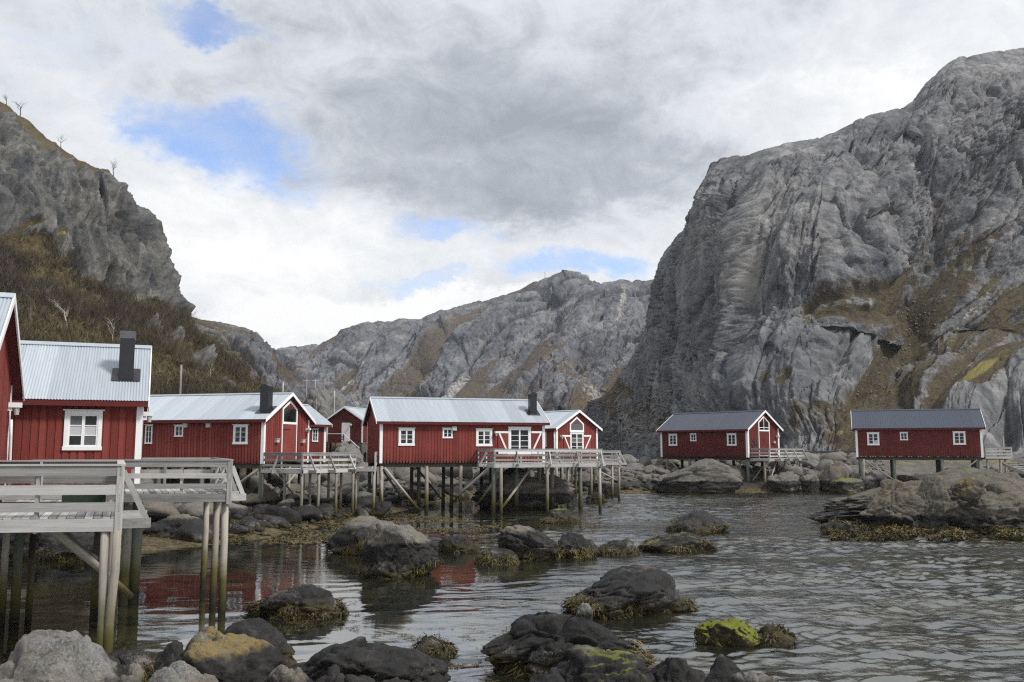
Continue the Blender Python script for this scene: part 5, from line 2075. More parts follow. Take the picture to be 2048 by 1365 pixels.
def leaf_mesh(name, base, dirs, side, wid, tint, mat, sag=0.0):
    n = len(base)
    a = base - side * wid[:, None] / 2
    b = base + side * wid[:, None] / 2
    m1 = base + dirs * 0.55 + side * wid[:, None] * 0.45
    m0 = base + dirs * 0.55 - side * wid[:, None] * 0.45
    t_ = base + dirs + np.array([0, 0, -sag])
    v = np.stack([a, b, m1, t_, m0], 1).reshape(-1, 3)
    i = np.arange(n)[:, None] * 5
    F = np.concatenate([i + np.array([[0, 1, 2]]), i + np.array([[0, 2, 4]]), i + np.array([[4, 2, 3]])])
    return mesh_np(name, v, F, mat, False, {'tint': np.repeat(tint, 5)})


def weed_on(o, v, f_, org, count, seed, zlo=-0.05, zhi=0.22):
    count = int(count * 0.95)
    rs = np.random.RandomState(seed + 500)
    c = v[f_].mean(1)
    nn = np.cross(v[f_[:, 1]] - v[f_[:, 0]], v[f_[:, 2]] - v[f_[:, 0]])
    ar = np.linalg.norm(nn, axis=1)
    nn /= ar[:, None] + 1e-9
    wz = c[:, 2] + org[2]
    ns = fbm((c + org).astype(np.float32) * 1.3, 3, 0.5, seed)
    ok = (wz > zlo) & (wz < zhi + 0.55 * ns) & (ns > -0.05)
    if ok.sum() < 5:
        return
    pr = ar * ok
    pr = pr / pr.sum()
    k = rs.choice(len(c), count, p=pr)
    base = c[k] + rs.normal(size=(count, 3)) * 0.03
    nk = nn[k]
    down = np.array([0, 0, -1.0]) - nk * (-nk[:, 2:3])
    L = rs.uniform(0.07, 0.20, count)
    jt = rs.normal(size=(count, 3))
    jt -= nk * (jt * nk).sum(1)[:, None]
    d = down * 0.9 + nk * 0.10 + jt * 0.40
    d /= np.linalg.norm(d, axis=1, keepdims=True)
    s = np.cross(d, nk + rs.normal(size=(count, 3)) * 0.12)
    s /= np.linalg.norm(s, axis=1, keepdims=True) + 1e-9
    tint = np.clip(0.35 + ns[k] * 0.7 + rs.normal(size=count) * 0.22, 0, 1)
    me = leaf_mesh('rockweed', base + nk * 0.02, d * L[:, None], s, rs.uniform(0.012, 0.034, count), tint, M['weed'])
    tag(link('rockweed', me, o), kind='stuff')


NG = 'foreground shore boulders'
BL = [
    # label, x0,x1,yt,yb,Y,seed, options
    ('big pale grey boulder with orange lichen spots in the bottom left corner', -100, 275, 1262, 1400, 11.6, 11, dict(mat='pale', level=6, prof=(0.55, 0.75, 1.0, 1.0, 0.8, 0.4), lichen=0.35, rough=0.07, crack=0.07, z_base=-.2)),
    ('boulder capped with thick yellow lichen below the nearest deck posts', 345, 556, 1242, 1350, 13.6, 12, dict(level=6, prof=(0.6, 0.95, 1.0, 0.85, 0.8, 0.75, .6), lichen=0.95, sharp=10)),
    ('dark wet boulder hiding behind the yellow lichen boulder', 425, 600, 1240, 1330, 16.4, 13, dict(prof=(0.6, 0.95, 1.0, 0.9, 0.75, .5))),
    ('long pale boulder with faint lichen along the bottom edge', 250, 512, 1320, 1420, 11.4, 14, dict(mat='pale', level=6, prof=(0.6, 0.9, 1, 0.95, 0.85, 0.6), lichen=0.45, z_base=-.2)),
    ('small pale stone wedged left of the long pale boulder at the bottom', 215, 312, 1330, 1400, 11.9, 15, dict(mat='pale', lichen=0.4)),
    ('split boulder with one pale half and one dark half at the bottom', 505, 662, 1308, 1420, 12.1, 16, dict(level=6, prof=(0.45, 0.8, 1.0, 0.9, 0.6, .3), crack=0.12)),
    ('broad black boulder in the bottom foreground left of the bright water', 585, 862, 1268, 1385, 14.6, 17, dict(level=6, prof=(0.6, 0.75, 1, 1, 0.9, 0.85, 0.6), crack=0.08, weed=2600)),
    ('small seaweed covered mound alone in the bright water', 822, 908, 1267, 1300, 17.9, 18, dict(weed=900, prof=(.5, 1, .6))),
    ('low dark rock with a brown weed skirt in the middle of the inlet', 503, 702, 1164, 1222, 22.2, 19, dict(level=6, prof=(0.35, 0.6, 0.85, 1.0, 1.0, 0.6), weed=3200, planes=12)),
    ('tall block shaped rock with pale top and a lime green patch', 716, 874, 1040, 1150, 28.6, 20, dict(level=6, prof=(0.75, 0.98, 1.0, 1.0, 0.75, 0.45), weed=2200, sharp=20, crack=0.08, depth=0.9)),
    ('weed covered boulder with bare pale crown left of the tall block shaped rock', 655, 800, 1034, 1102, 34.5, 21, dict(prof=(0.5, 0.8, 1, 1, 0.9, .7), weed=2600)),
    ('flat grey stone barely awash between the two pale topped rocks', 878, 962, 1070, 1104, 35.0, 22, dict(weed=500)),
    ('pointed dark rock with pale tip standing in the water before the middle cabin', 990, 1122, 1035, 1122, 32.6, 23, dict(level=6, prof=(0.8, 1.0, 0.85, 0.65, 0.45, 0.3), weed=1800, sharp=20)),
    ('small weedy stone at the left foot of the pointed rock', 950, 1042, 1096, 1128, 31.6, 24, dict(weed=1200)),
    ('rounded stone with white barnacles right of the pointed rock', 1112, 1192, 1067, 1118, 33.2, 25, dict(weed=900)),
    ('short wedge stone with barnacles in the row right of the pointed rock', 1188, 1276, 1075, 1110, 34.2, 26, dict(prof=(0.5, 0.7, 0.9, 1, 0.9), weed=600)),
    ('long low stone with green weed back at the right end of the row', 1278, 1425, 1062, 1104, 35.6, 27, dict(prof=(0.5, 0.85, 1, 1, 0.8, .5), algae=0.24, weed=1800)),
    ('dark hump of rock alone in the open water beneath the left slate roofed cabin', 1322, 1462, 1020, 1064, 43.2, 28, dict(prof=(0.45, 0.75, 1, 0.95, 0.7, 0.5), weed=1400)),
    ('small weedy hump right before the deck of the middle cabin', 1082, 1158, 1018, 1048, 48.5, 29, dict(weed=700, algae=0.3)),
    ('large dark whale backed boulder with barnacle belt in the right foreground', 1132, 1394, 1136, 1222, 22.4, 30, dict(level=6, prof=(0.4, 0.65, 0.85, 1, 1, 0.95, 0.6), weed=3000, crack=0.07)),
    ('biggest dark cracked boulder in the foreground carrying a pale capstone', 972, 1300, 1214, 1345, 16.6, 31, dict(level=6, prof=(0.3, 0.6, 0.9, 1, 1.0, 0.85, 0.6, .35), algae=0.22, weed=1800, crack=0.11, depth=0.7)),
    ('smooth dark boulder with lime streak in front of the biggest cracked boulder', 1075, 1292, 1284, 1420, 13.6, 32, dict(level=6, prof=(0.5, 0.8, 0.95, 1, 1, .7), algae=0.27, weed=900)),
    ('dark brown boulder with weedy shoulder at the bottom right of centre', 1275, 1425, 1304, 1410, 13.8, 33, dict(level=6, prof=(0.6, 0.9, 1, 0.9, 0.8, .6), weed=1600)),
    ('dark steep boulder second from the right along the bottom edge', 1392, 1532, 1304, 1410, 13.2, 34, dict(level=6, prof=(0.5, 0.9, 1, 0.8, 0.6, .4))),
    ('grey speckled boulder rightmost along the bottom edge', 1415, 1580, 1336, 1430, 12.0, 35, dict(level=6, mat='pale')),
    ('small rock painted lime green by algae in the right water', 1394, 1530, 1226, 1284, 18.8, 36, dict(level=6, prof=(0.98, 1, 0.98, 0.85, 0.6, .4), algae=0.95, weed=150, sharp=30, planes=10)),
    ('low brown weedy ledge trailing right from the lime green rock', 1490, 1582, 1248, 1286, 18.7, 37, dict(weed=2200)),
    ('dark foreground stone half hidden below the smooth lime streaked boulder', 1050, 1180, 1334, 1420, 12.6, 38, dict(weed=700)),
    ('dark foreground stone at the bottom under the broad black boulder', 690, 815, 1346, 1420, 12.9, 39, dict(weed=900)),
    ('black stone tucked below the yellow lichen boulder and the split boulder', 600, 720, 1330, 1420, 12.9, 40, dict(weed=500)),
    ('dark weedy stone at the foot of the nearest deck posts', 205, 300, 1296, 1352, 15.4, 41, dict(weed=2200)),
    ('dark stone left of the yellow lichen boulder in shallow water', 292, 372, 1284, 1350, 14.9, 42, dict(weed=600)),
    ('weedy dark stone at the left edge beyond the big pale boulder', 120, 240, 1300, 1360, 14.6, 43, dict(weed=1500)),
    ('dark flat stone in the bottom centre between black and cracked boulders', 795, 900, 1345, 1410, 13.2, 44, dict(weed=900)),
    # middle distance
    ('giant dark rock beneath the deck of the middle cabin', 946, 1146, 934, 1024, 60.5, 50, dict(level=6, prof=(0.55, 0.85, 1, 1, 0.95, 0.8), sharp=18, depth=0.6)),
    ('round black boulder below the left corner of the long middle cabin', 722, 782, 1002, 1036, 52.5, 51, dict(sink=0.2)),
    ('giant pointed slab beneath the left slate roofed cabin', 1306, 1486, 913, 986, 80.5, 52, dict(level=6, prof=(0.2, 0.4, 0.6, 0.85, 1.0, 0.85, 0.45), sharp=22, planes=14, depth=0.45, algae=0.1)),
    ('square brown boulder under the slate cabin deck at the water', 1532, 1606, 943, 986, 81.5, 53, dict(sharp=22)),
    ('rounded block beside the square boulder below the slate cabin deck', 1600, 1642, 948, 986, 81.5, 54, dict()),
    ('great egg shaped boulder leaning left of the islet cabin', 1630, 1702, 918, 984, 83.0, 55, dict(prof=(0.75, 0.95, 1, 0.9, 0.7))),
    ('low dark rock with green algae at the left piles of the islet cabin', 1660, 1730, 956, 988, 79.5, 56, dict(algae=0.5)),
    ('dark boulder under the left piles of the islet cabin', 1700, 1762, 945, 985, 84.5, 57, dict()),
    ('dark boulder under the middle piles of the islet cabin', 1750, 1850, 950, 985, 86.5, 58, dict()),
    ('grey rock in shadow beneath the far cabin deck with french doors', 1175, 1240, 962, 990, 76.0, 59, dict()),
    ('low brown stone awash right of the deck of the middle cabin', 1172, 1216, 984, 1000, 66.0, 60, dict(weed=400)),
    ('grey rock hump on which the small white doored cabin stands', 650, 745, 880, 925, 100.0, 61, dict(level=6, mat='pale', prof=(0.8, 1, 0.95, 0.8, .6), depth=1.1)),
    ('dark rock shelf behind the left piles near the scrub', -40, 90, 1040, 1110, 33.0, 62, dict(weed=1500)),
    ('weed draped rock bank under the nearest deck', 60, 215, 1062, 1118, 33.0, 63, dict(weed=3000)),
    ('angular grey boulder at the shore behind the deck with low railing', 270, 350, 1008, 1075, 42.0, 64, dict(level=6, mat='pale', sharp=22)),
    ('black boulder on the weed flat behind the deck with low railing', 300, 400, 1028, 1090, 38.5, 65, dict(weed=900)),
    # islet
    ('low broad rocky islet rising from weed in front of the far right cabin', 1652, 2150, 936, 1078, 47.0, 70, dict(level=6, mat='outcrop', prof=(0.25, 0.42, 0.62, 0.82, 0.94, 1.0, 0.98, 0.9, 0.75), depth=0.62, rough=0.06, crack=0.06, planes=22, weed=0, sink=0.3, name='islet', cat='islet', lichen=0.25)),
    ('left yellowed shoulder boulder of the rocky islet', 1718, 1842, 958, 1050, 44.0, 71, dict(level=6, mat='outcrop', lichen=0.55, depth=0.9, prof=(0.5, 0.8, 1, 1, .8))),
    ('tall boulder with a mossy seam in the middle of the rocky islet', 1815, 1905, 950, 1050, 43.5, 72, dict(level=6, mat='outcrop', lichen=0.3, depth=0.9, prof=(0.6, 0.9, 1, 1, .85))),
    ('smooth grey flank boulder at the right of the rocky islet', 1890, 2110, 962, 1066, 43.0, 73, dict(level=6, mat='outcrop', prof=(0.7, 0.95, 1, 0.95, 0.8), depth=0.6)),
    ('rounded yellow lichen stone perched on top of the rocky islet', 1908, 1975, 954, 990, 41.5, 74, dict(mat='outcrop', lichen=0.9, z_base=1.75, sink=0.1)),
    ('top boulder of the rocky islet under the right cabin piles', 1890, 1990, 932, 980, 50.0, 75, dict(mat='outcrop', lichen=0.3, z_base=1.4)),
    ('small weedy stone at the left tip of the rocky islet', 1644, 1720, 1044, 1068, 42.0, 76, dict(weed=1500, mat='boulder')),
]
for (lab, x0, x1, yt, yb, Y, sd, kw) in BL:
    gr = None
    boulder(lab, x0, x1, yt, yb, Y, sd, group=gr, **kw)
# capstone on the biggest boulder
boulder('pale tooth shaped capstone perched on the biggest cracked boulder', 1146, 1186, 1203, 1250, 16.3, 80, mat='pale', level=5, z_base=0.70, sink=0.05, depth=0.9, prof=(0.5, 1, 0.9))

# rockweed belt round the islet
rs = np.random.RandomState(77)
n = 26000
a = rs.uniform(1660, 2140, n)
yy = rs.uniform(1046, 1076, n)
bx, by, bz = [], [], []
for q, r_ in zip(a, yy):
    g = G(q, r_, 0.12)
    bx.append(g.x)
    by.append(g.y)
base = np.stack([bx, by, np.zeros(n)], -1)
hn = fbm((base * 0.8).astype(np.float32), 3, 0.55, 600)
base[:, 2] = np.clip(0.16 + 0.42 * hn + 0.03 * (base[:, 1] - 41), 0.0, 0.9) * rs.uniform(0.7, 1.0, n)
keep = hn > -0.35
base, hn = base[keep], hn[keep]
n = len(base)
d = rs.normal(size=(n, 3)) * np.array([1, 1, 0.5]) + np.array([0, -0.5, -0.1])
d /= np.linalg.norm(d, axis=1, keepdims=True)
s = np.cross(d, np.array([0, 0, 1.0]) + rs.normal(size=(n, 3)) * 0.4)
s /= np.linalg.norm(s, axis=1, keepdims=True) + 1e-9
me = leaf_mesh('rockweed', base, d * rs.uniform(0.10, 0.24, n)[:, None], s, rs.uniform(0.03, 0.07, n), np.clip(0.45 + hn * 0.6 + rs.normal(size=n) * 0.22, 0, 1), M['weed'])
tag(link('rockweed', me), 'olive rockweed belt around the foot of the rocky islet', 'seaweed', None, 'stuff')

# rockweed and mud flat on the left, floating wrack in the foreground
def wrack(label, pts, n, zf, sz, tint0, seed, noise_thr=-0.1, fine=0.9):
    rs = np.random.RandomState(seed)
    P_ = []
    for (x0, x1, y0, y1, k) in pts:
        for _ in range(int(n * k)):
            g = G(rs.uniform(x0, x1), rs.uniform(y0, y1), 0.02)
            P_.append((g.x, g.y))
    P_ = np.array(P_)
    base = np.stack([P_[:, 0], P_[:, 1], np.zeros(len(P_))], -1)
    hn = fbm((base * fine).astype(np.float32), 4, 0.6, seed + 1)
    keep = hn > noise_thr
    base, hn = base[keep], hn[keep]
    n = len(base)
    base[:, 2] = zf(base[:, 0], base[:, 1]) + rs.uniform(0, 1, n) * sz * 0.12 * np.clip(hn + 0.3, 0, 1)
    d = rs.normal(size=(n, 3)) * np.array([1, 1, 0.16])
    d /= np.linalg.norm(d, axis=1, keepdims=True)
    s = np.cross(d, np.array([0, 0, 1.0]) + rs.normal(size=(n, 3)) * 0.25)
    s /= np.linalg.norm(s, axis=1, keepdims=True) + 1e-9
    me = leaf_mesh('seaweed', base, d * (rs.uniform(0.5, 1.2, n) * sz)[:, None], s, rs.uniform(0.12, 0.3, n) * sz, np.clip(tint0 + hn * 0.5 + rs.normal(size=n) * 0.2, 0, 1), M['weed'])
    tag(link('seaweed', me), label, 'seaweed', None, 'stuff')


wrack('brown wrack drifting on the bright water between the foreground boulders', [(560, 720, 1225, 1270, .5), (740, 1000, 1255, 1345, 1.6), (840, 1060, 1300, 1365, 1.0), (1000, 1090, 1240, 1290, .2), (690, 760, 1195, 1240, .2)],
      9000, lambda x, y: 0.004 + 0 * x, 0.05, 0.32, 701, 0.22, 1.6)
wrack('olive seaweed matted over the mud flat below the second long cabin', [(250, 760, 1046, 1088, 1.0), (0, 280, 1085, 1116, .35), (640, 800, 1035, 1060, .3)],
      42000, lambda x, y: np.maximum(land_z(x, y)[0], 0) + 0.01, 0.20, 0.42, 702, -0.05, 0.5)
wrack('thin seaweed streaks on the still water below the middle cabin', [(780, 1000, 1028, 1075, 1.0)], 16000, lambda x, y: 0.004 + 0 * x, 0.14, 0.5, 703, 0.12, 0.35)

# ---- rubble banks
PROT = []
for k in range(14):
    p, f_ = rock_pts(900 + k, 3, 12 + k % 5, 16.0, 0.05, 0.04, 0.58)
    p = p / np.abs(p).max(0)
    PROT.append((p, f_))
PME = {}


def proto_mesh(k, mat):
    if (k, mat) not in PME:
        p, f_ = PROT[k]
        PME[(k, mat)] = mesh_np('boulder', p, f_, M[mat], True)
    return PME[(k, mat)]


rr = random.Random(5)


MARKS = {
    1: [(300, 'behind the low railed deck'), (400, 'below the second cabin wall'), (470, 'under the second cabin window'), (530, 'at the second cabin gable'), (600, 'under the gable deck'), (660, 'under the gable deck end'), (720, 'under the short walkway')],
    2: [(760, 'at the middle cabin corner'), (815, 'under the middle cabin, left'), (895, 'under the middle cabin, centre'), (960, 'under the middle cabin, right')],
    3: [(1040, 'behind the middle cabin deck'), (1110, 'under the small cabin behind'), (1170, 'under the timber walkway'), (1230, 'beside the far deck'), (1245, 'at the foot of the lamp post'), (1290, 'between lamp post and slate cabin'), (1330, 'left of the first slate cabin')],
    4: [(1460, 'behind the giant pointed slab'), (1510, 'under the slate cabin gable'), (1560, 'under the slate cabin deck'), (1620, 'right of the slate cabin deck'), (1670, 'left of the islet cabin'), (1720, 'under the islet cabin')],
    6: [(2000, 'beside the timber stair'), (2050, 'at the right picture edge')]}


def spot(seed, px, Y, z0, sd_, r, mat):
    mk = min(MARKS[seed], key=lambda q: abs(q[0] - px))[1]
    sz = 'small' if r < 0.6 else 'mid sized' if r < 0.9 else 'large'
    row = 'at the water' if sd_ < 3 else 'halfway up the shore' if sd_ < 9 else 'high on the bank'
    return '%s %s boulder %s %s' % (sz, 'pale' if mat == 'pale' else 'dark' if z0 < 1.0 else 'grey', row, mk)


def bank(label, group, count, keep, pxr, sdr, size, seed, mats=('boulder', 'pale'), avoid=None, minY=0, maxY=999):
    rr = random.Random(seed)
    made = 0
    lab = []
    tries = 0
    placed = []
    while made < count and tries < count * 60:
        tries += 1
        px = rr.uniform(*pxr)
        Y = rr.uniform(max(minY, 36), min(maxY, 130))
        x = (px - CX) / FPX * Y
        z, sd_ = land_z(np.array([x]), np.array([Y]))
        sd_ = float(sd_[0])
        if not (sdr[0] < sd_ < sdr[1]):
            continue
        r = size[0] + (size[1] - size[0]) * rr.random() ** 2.0
        if any((x - a) ** 2 + (Y - b) ** 2 < (0.62 * (r + c)) ** 2 for a, b, c in placed):
            continue
        placed.append((x, Y, r))
        z0 = float(z[0])
        mt = mats[1] if (rr.random() < 0.35 and z0 > 1.1) else mats[0]
        lab.append((r / Y, px, Y, z0, sd_, r, mt, x, rr.randrange(14), (rr.uniform(-0.35, 0.35), rr.uniform(-0.35, 0.35), rr.uniform(0, 6.28)),
                    (r * rr.uniform(0.8, 1.25), r * rr.uniform(0.75, 1.1), r * rr.uniform(0.5, 0.85)), rr.choice((0, 0, 0.1, 0.3))))
        made += 1
    lab.sort(key=lambda q: -q[0])
    seen = {}
    for k, (_, px, Y, z0, sd_, r, mt, x, pk, rot, sc, lic) in enumerate(lab):
        if k < keep:
            s_ = spot(seed, px, Y, z0, sd_, r, mt)
            if seen.get(s_, 0) < 1:
                o = link('boulder', proto_mesh(pk, mt), None, (x, Y, z0 + r * 0.18), rot)
                o.scale = sc
                o['lichen'] = lic
                o['algae'] = 0.0
                tag(o, s_, 'boulder', group)
                seen[s_] = 1
                continue
        p, f_ = PROT[pk]
        mw = np.array(Euler(rot).to_matrix())
        REST_V.append((p * np.array(sc)) @ mw.T + np.array([x, Y, z0 + r * 0.18]))
        REST_F.append(f_ + sum(len(q) for q in REST_V[:-1]))


REST_V, REST_F = [], []
bank('dark rounded boulder in the rubble on the shore under the second long cabin', 'boulders under the second long cabin', 120, 85, (285, 745), (0.2, 16), (0.35, 1.15), 1, maxY=68)
bank('dark boulder in the shade of the piles behind the long middle cabin', 'boulders behind the middle cabin piles', 45, 34, (740, 1010), (0.2, 14), (0.45, 1.4), 2, minY=58, maxY=92)
bank('grey boulder in the rubble bank between the far deck and the left slate roofed cabin', 'boulders of the middle rubble bank', 95, 70, (1010, 1345), (0.3, 17), (0.45, 1.35), 3, minY=72, maxY=108)
bank('grey boulder in the rubble bank behind the slate roofed cabins', 'boulders of the right rubble bank', 70, 48, (1440, 1740), (0.3, 22), (0.5, 1.5), 4, minY=84, maxY=118)
bank('pale boulder on the bank at the far right edge behind the islet', 'boulders at the far right', 16, 10, (1985, 2090), (0.3, 14), (0.6, 1.4), 6, minY=80, maxY=108)

me = mesh_np('rubble', np.concatenate(REST_V), np.concatenate(REST_F), M['boulder'], True)
o = tag(link('rubble', me), 'lesser boulders filling the gaps of the rubble banks', 'rubble', None, 'stuff')
o['lichen'] = 0.1
o['algae'] = 0.0

# small stones between, too many to count
rs = np.random.RandomState(8)
bv, bf = ico(1)
VV, FF = [], []
cnt = 0
for (p0, p1, y0, y1, n, s0_, s1_) in ((280, 760, 40, 66, 700, .08, .28), (740, 1020, 58, 95, 350, .1, .35), (1000, 1350, 74, 112, 1300, .12, .42), (1430, 1760, 84, 122, 900, .12, .42), (1960, 2100, 78, 110, 200, .12, .4)):
    px = rs.uniform(p0, p1, n)
    Y = rs.uniform(y0, y1, n)
    X = (px - CX) / FPX * Y
    z, sd_ = land_z(X, Y)
    for i in np.where(sd_ > 0.2)[0]:
        s = s0_ + (s1_ - s0_) * rs.rand() ** 2
        q = bv * (1 + rs.uniform(-0.28, 0.28, (len(bv), 1))) * np.array([s * rs.uniform(.8, 1.4), s * rs.uniform(.8, 1.3), s * rs.uniform(.5, .9)])
        VV.append(q + np.array([X[i], Y[i], z[i] + s * 0.25]))
        FF.append(bf + cnt)
        cnt += len(bv)
me = mesh_np('rubble', np.concatenate(VV), np.concatenate(FF), M['boulder'], False)
o = tag(link('rubble', me), 'small broken stones scattered between the boulders of the shore', 'rubble', None, 'stuff')
o['lichen'] = 0.1
o['algae'] = 0.0
# scree of broken blocks on the far slope
nL = 1100
VV, FF = [], []
cnt = 0
deps = bpy.context.evaluated_depsgraph_get()
deps.update()
rs = np.random.RandomState(12)


def hit(px, py, first=40.0):
    d = Vector(ray(px, py)).normalized()
    o_ = Vector((0, 0, CAMH))
    dist = first
    for _ in range(12):
        ok, loc, nor, i_, ob, mx = scene.ray_cast(deps, o_ + d * dist, d)
        if not ok:
            return None, None
        if ob.name.split('.')[0] in ('mountain_right', 'mountain_range', 'ridge', 'hillside_left'):
            return loc, nor
        dist = (loc - o_).length + 0.05
    return None, None


for k in range(nL):
    if rs.rand() < 0.62:
        px, py = rs.uniform(1195, 1345), rs.uniform(775, 902)
        if py < 905 - (px - 1180) * 1.05 and rs.rand() < 0.8:
            continue
    else:
        tq = rs.rand()
        px, py = 1720 + tq * 130 + rs.normal() * 18, 850 - tq * 250 + rs.normal() * 14
    loc, nor = hit(px, py)
    if loc is None:
        continue
    s = loc.y / FPX * ((1.6 + 5.5 * rs.rand() ** 3) if px < 1400 else (0.9 + 2.4 * rs.rand() ** 3))
    q = bv * (1 + rs.uniform(-0.35, 0.35, (len(bv), 1))) * np.array([s * rs.uniform(.8, 1.5), s * rs.uniform(.8, 1.3), s * rs.uniform(.5, .9)])
    VV.append(q + np.array(loc))
    FF.append(bf + cnt)
    cnt += len(bv)
if VV:
    me = mesh_np('scree', np.concatenate(VV), np.concatenate(FF), M['pale'], False)
    o = tag(link('scree', me), 'broken grey blocks of scree strewn over the foot of the mountain', 'scree', None, 'stuff')
    o['lichen'] = 0.0
    o['algae'] = 0.0

# ------------------------------------------------------------------ scrub on the left hillside
vg = L_at['veg'].reshape(L_px.shape)
okm = (vg > 0.45) & (L_px > -60) & (L_px < 640) & (L_py < 905) & (L_py > 180)
ii = np.argwhere(okm)
rs = np.random.RandomState(21)
low = L_py[ii[:, 0], ii[:, 1]] > interp(BASE_L, L_px[ii[:, 0], ii[:, 1]]) - 6
wgt = np.where(low, 1.0, 0.0)
wgt /= wgt.sum()
nb = 6000
pick = ii[rs.choice(len(ii), nb, p=wgt)]
pc = L_v[pick[:, 0], pick[:, 1]]
cl = fbm((pc / 8.0).astype(np.float32), 3, 0.5, 801)
big = fbm((pc / 14.0).astype(np.float32), 3, 0.5, 811)
base, dr, wd, tn = [], [], [], []
for k in range(nb):
    shrub = cl[k] > 0.0
    m_ = 34 if shrub else 22
    hgt = rs.uniform(0.9, 2.3) * (1 if shrub else 0.45)
    o_ = pc[k] + rs.normal(size=3) * np.array([.4, .4, .05])
    b = o_ + rs.normal(size=(m_, 3)) * np.array([0.55, 0.55, 0.10]) * hgt * 0.55
    d = rs.normal(size=(m_, 3)) * np.array([0.42, 0.42, 0.2]) + np.array([0, 0, 0.9])
    d *= (hgt * rs.uniform(0.45, 1.0, (m_, 1)))
    base.append(b)
    dr.append(d)
    wd.append(rs.uniform(0.010, 0.026, m_) if shrub else rs.uniform(0.015, 0.035, m_))
    t0 = (0.30 + 0.30 * big[k]) if shrub else (0.66 + 0.2 * big[k])
    tn.append(np.clip(t0 + rs.normal(size=m_) * 0.12 + rs.normal() * 0.10, 0, 1))
base, dr = np.concatenate(base), np.concatenate(dr)
wd, tn = np.concatenate(wd), np.concatenate(tn)
s = np.cross(dr, np.array([0, 1.0, 0]) + rs.normal(size=dr.shape) * 0.3)
s /= np.linalg.norm(s, axis=1, keepdims=True) + 1e-9
# a twig: thin tapering blade, a fork half way
v0 = base - s * wd[:, None]
v1 = base + s * wd[:, None]
v2 = base + dr
mid = base + dr * 0.45
v3 = mid + s * wd[:, None] * 0.8
v4 = mid - s * wd[:, None] * 0.8
v5 = mid + dr * 0.45 + s * (np.linalg.norm(dr, axis=1) * 0.22)[:, None]
V = np.stack([v0, v1, v2, v3, v4, v5], 1).reshape(-1, 3)
i = np.arange(len(base))[:, None] * 6
F = np.concatenate([i + np.array([[0, 1, 2]]), i + np.array([[3, 4, 5]])])
me = mesh_np('undergrowth', V, F, M['scrub'], False, {'tint': np.repeat(tn, 6)})
tag(link('undergrowth', me), 'brown leafless scrub and dead grass covering the left hillside', 'undergrowth', None, 'stuff')


def bare_tree(label, px, py, hpx, seed, mat='bark', group='bare birches on the left hillside', lean=0.0):
    loc, nor = hit(px, py)
    if loc is None:
        c = int(np.argmin(np.abs(L_px[0] - px)))
        r_ = int(np.argmin(np.abs(L_py[:, c] - py)))
        loc = Vector(L_v[min(r_, L_v.shape[0] - 9), c])
    H = hpx * loc.y / FPX
    rr = random.Random(seed)
    t_ = thing('bare_tree', label, 'tree', loc - Vector((0, 0, 0.15)), 0, group)
    tr, cr = MB(), MB()

    def tube(mb, p, q, r0, r1, n=5):
        d = (q - p).normalized()
        u = d.orthogonal().normalized()
        v = d.cross(u)
        A_ = [p + (u * math.cos(2 * PI * i / n) + v * math.sin(2 * PI * i / n)) * r0 for i in range(n)]
        B_ = [q + (u * math.cos(2 * PI * i / n) + v * math.sin(2 * PI * i / n)) * r1 for i in range(n)]
        mb.poly(A_ + B_, [(i, (i + 1) % n, n + (i + 1) % n, n + i) for i in range(n)])

    def grow(p, d, l, r, lev):
        segs = 3
        for k in range(segs):
            d2 = (d + Vector((rr.uniform(-.22, .22), rr.uniform(-.22, .22), rr.uniform(-.02, .16)))).normalized()
            q = p + d2 * (l / segs)
            tube(tr if lev == 0 else cr, p, q, r, r * 0.8, 5 if lev < 2 else 3)
            r *= 0.8
            p, d = q, d2
            if lev < 3 and (k > 0 or lev > 0):
                for _ in range(2 if lev < 2 else 2):
                    a_ = rr.uniform(0, 2 * PI)
                    o_ = Vector((math.cos(a_), math.sin(a_), 0))
                    grow(p, (d * 0.75 + o_ * rr.uniform(0.5, 0.9)).normalized(), l * rr.uniform(0.42, 0.62), r * 0.6, lev + 1)
    grow(Vector((0, 0, 0)), Vector((lean, 0, 1)).normalized(), H * 0.62, H * 0.034, 0)
    tr.build('trunk', M[mat], t_)
    cr.build('crown', M[mat], t_)
    return t_


bare_tree('bushy bare birch on the clifftop at the very left', 40, 232, 40, 1, lean=0.15)
bare_tree('thin bare birch leaning left at the clifftop corner of the picture', 12, 212, 30, 2, lean=-0.2)
bare_tree('slender bare sapling alone on the upper cliff edge', 122, 296, 30, 3)
bare_tree('bare twiggy birch on the shoulder of the left cliff', 226, 354, 36, 4, lean=0.3)
bare_tree('little bare birch where the cliff foot meets the low ridge', 368, 634, 34, 5)
bare_tree('white stemmed crooked birch right behind the square black chimney', 222, 692, 60, 6, 'whitebark')
bare_tree('white barked birch low on the slope left of the square chimney', 135, 660, 66, 7, 'whitebark')
bare_tree('grey birch with fine branches in the scrub above the near roof', 60, 640, 80, 8)
bare_tree('grey birch in the scrub halfway up between cliff and ridge', 330, 690, 50, 9)
bare_tree('pale birch in the scrub above the second long roof', 420, 770, 52, 10, 'whitebark')
bare_tree('brown birch thicket stem at the foot of the dark cliff', 250, 640, 46, 11)
bare_tree('spreading brown birch at the left margin below the cliff', 22, 570, 80, 12)
bare_tree('thin birch at the lower edge of the scrub beside the grey slabs', 478, 770, 40, 13)

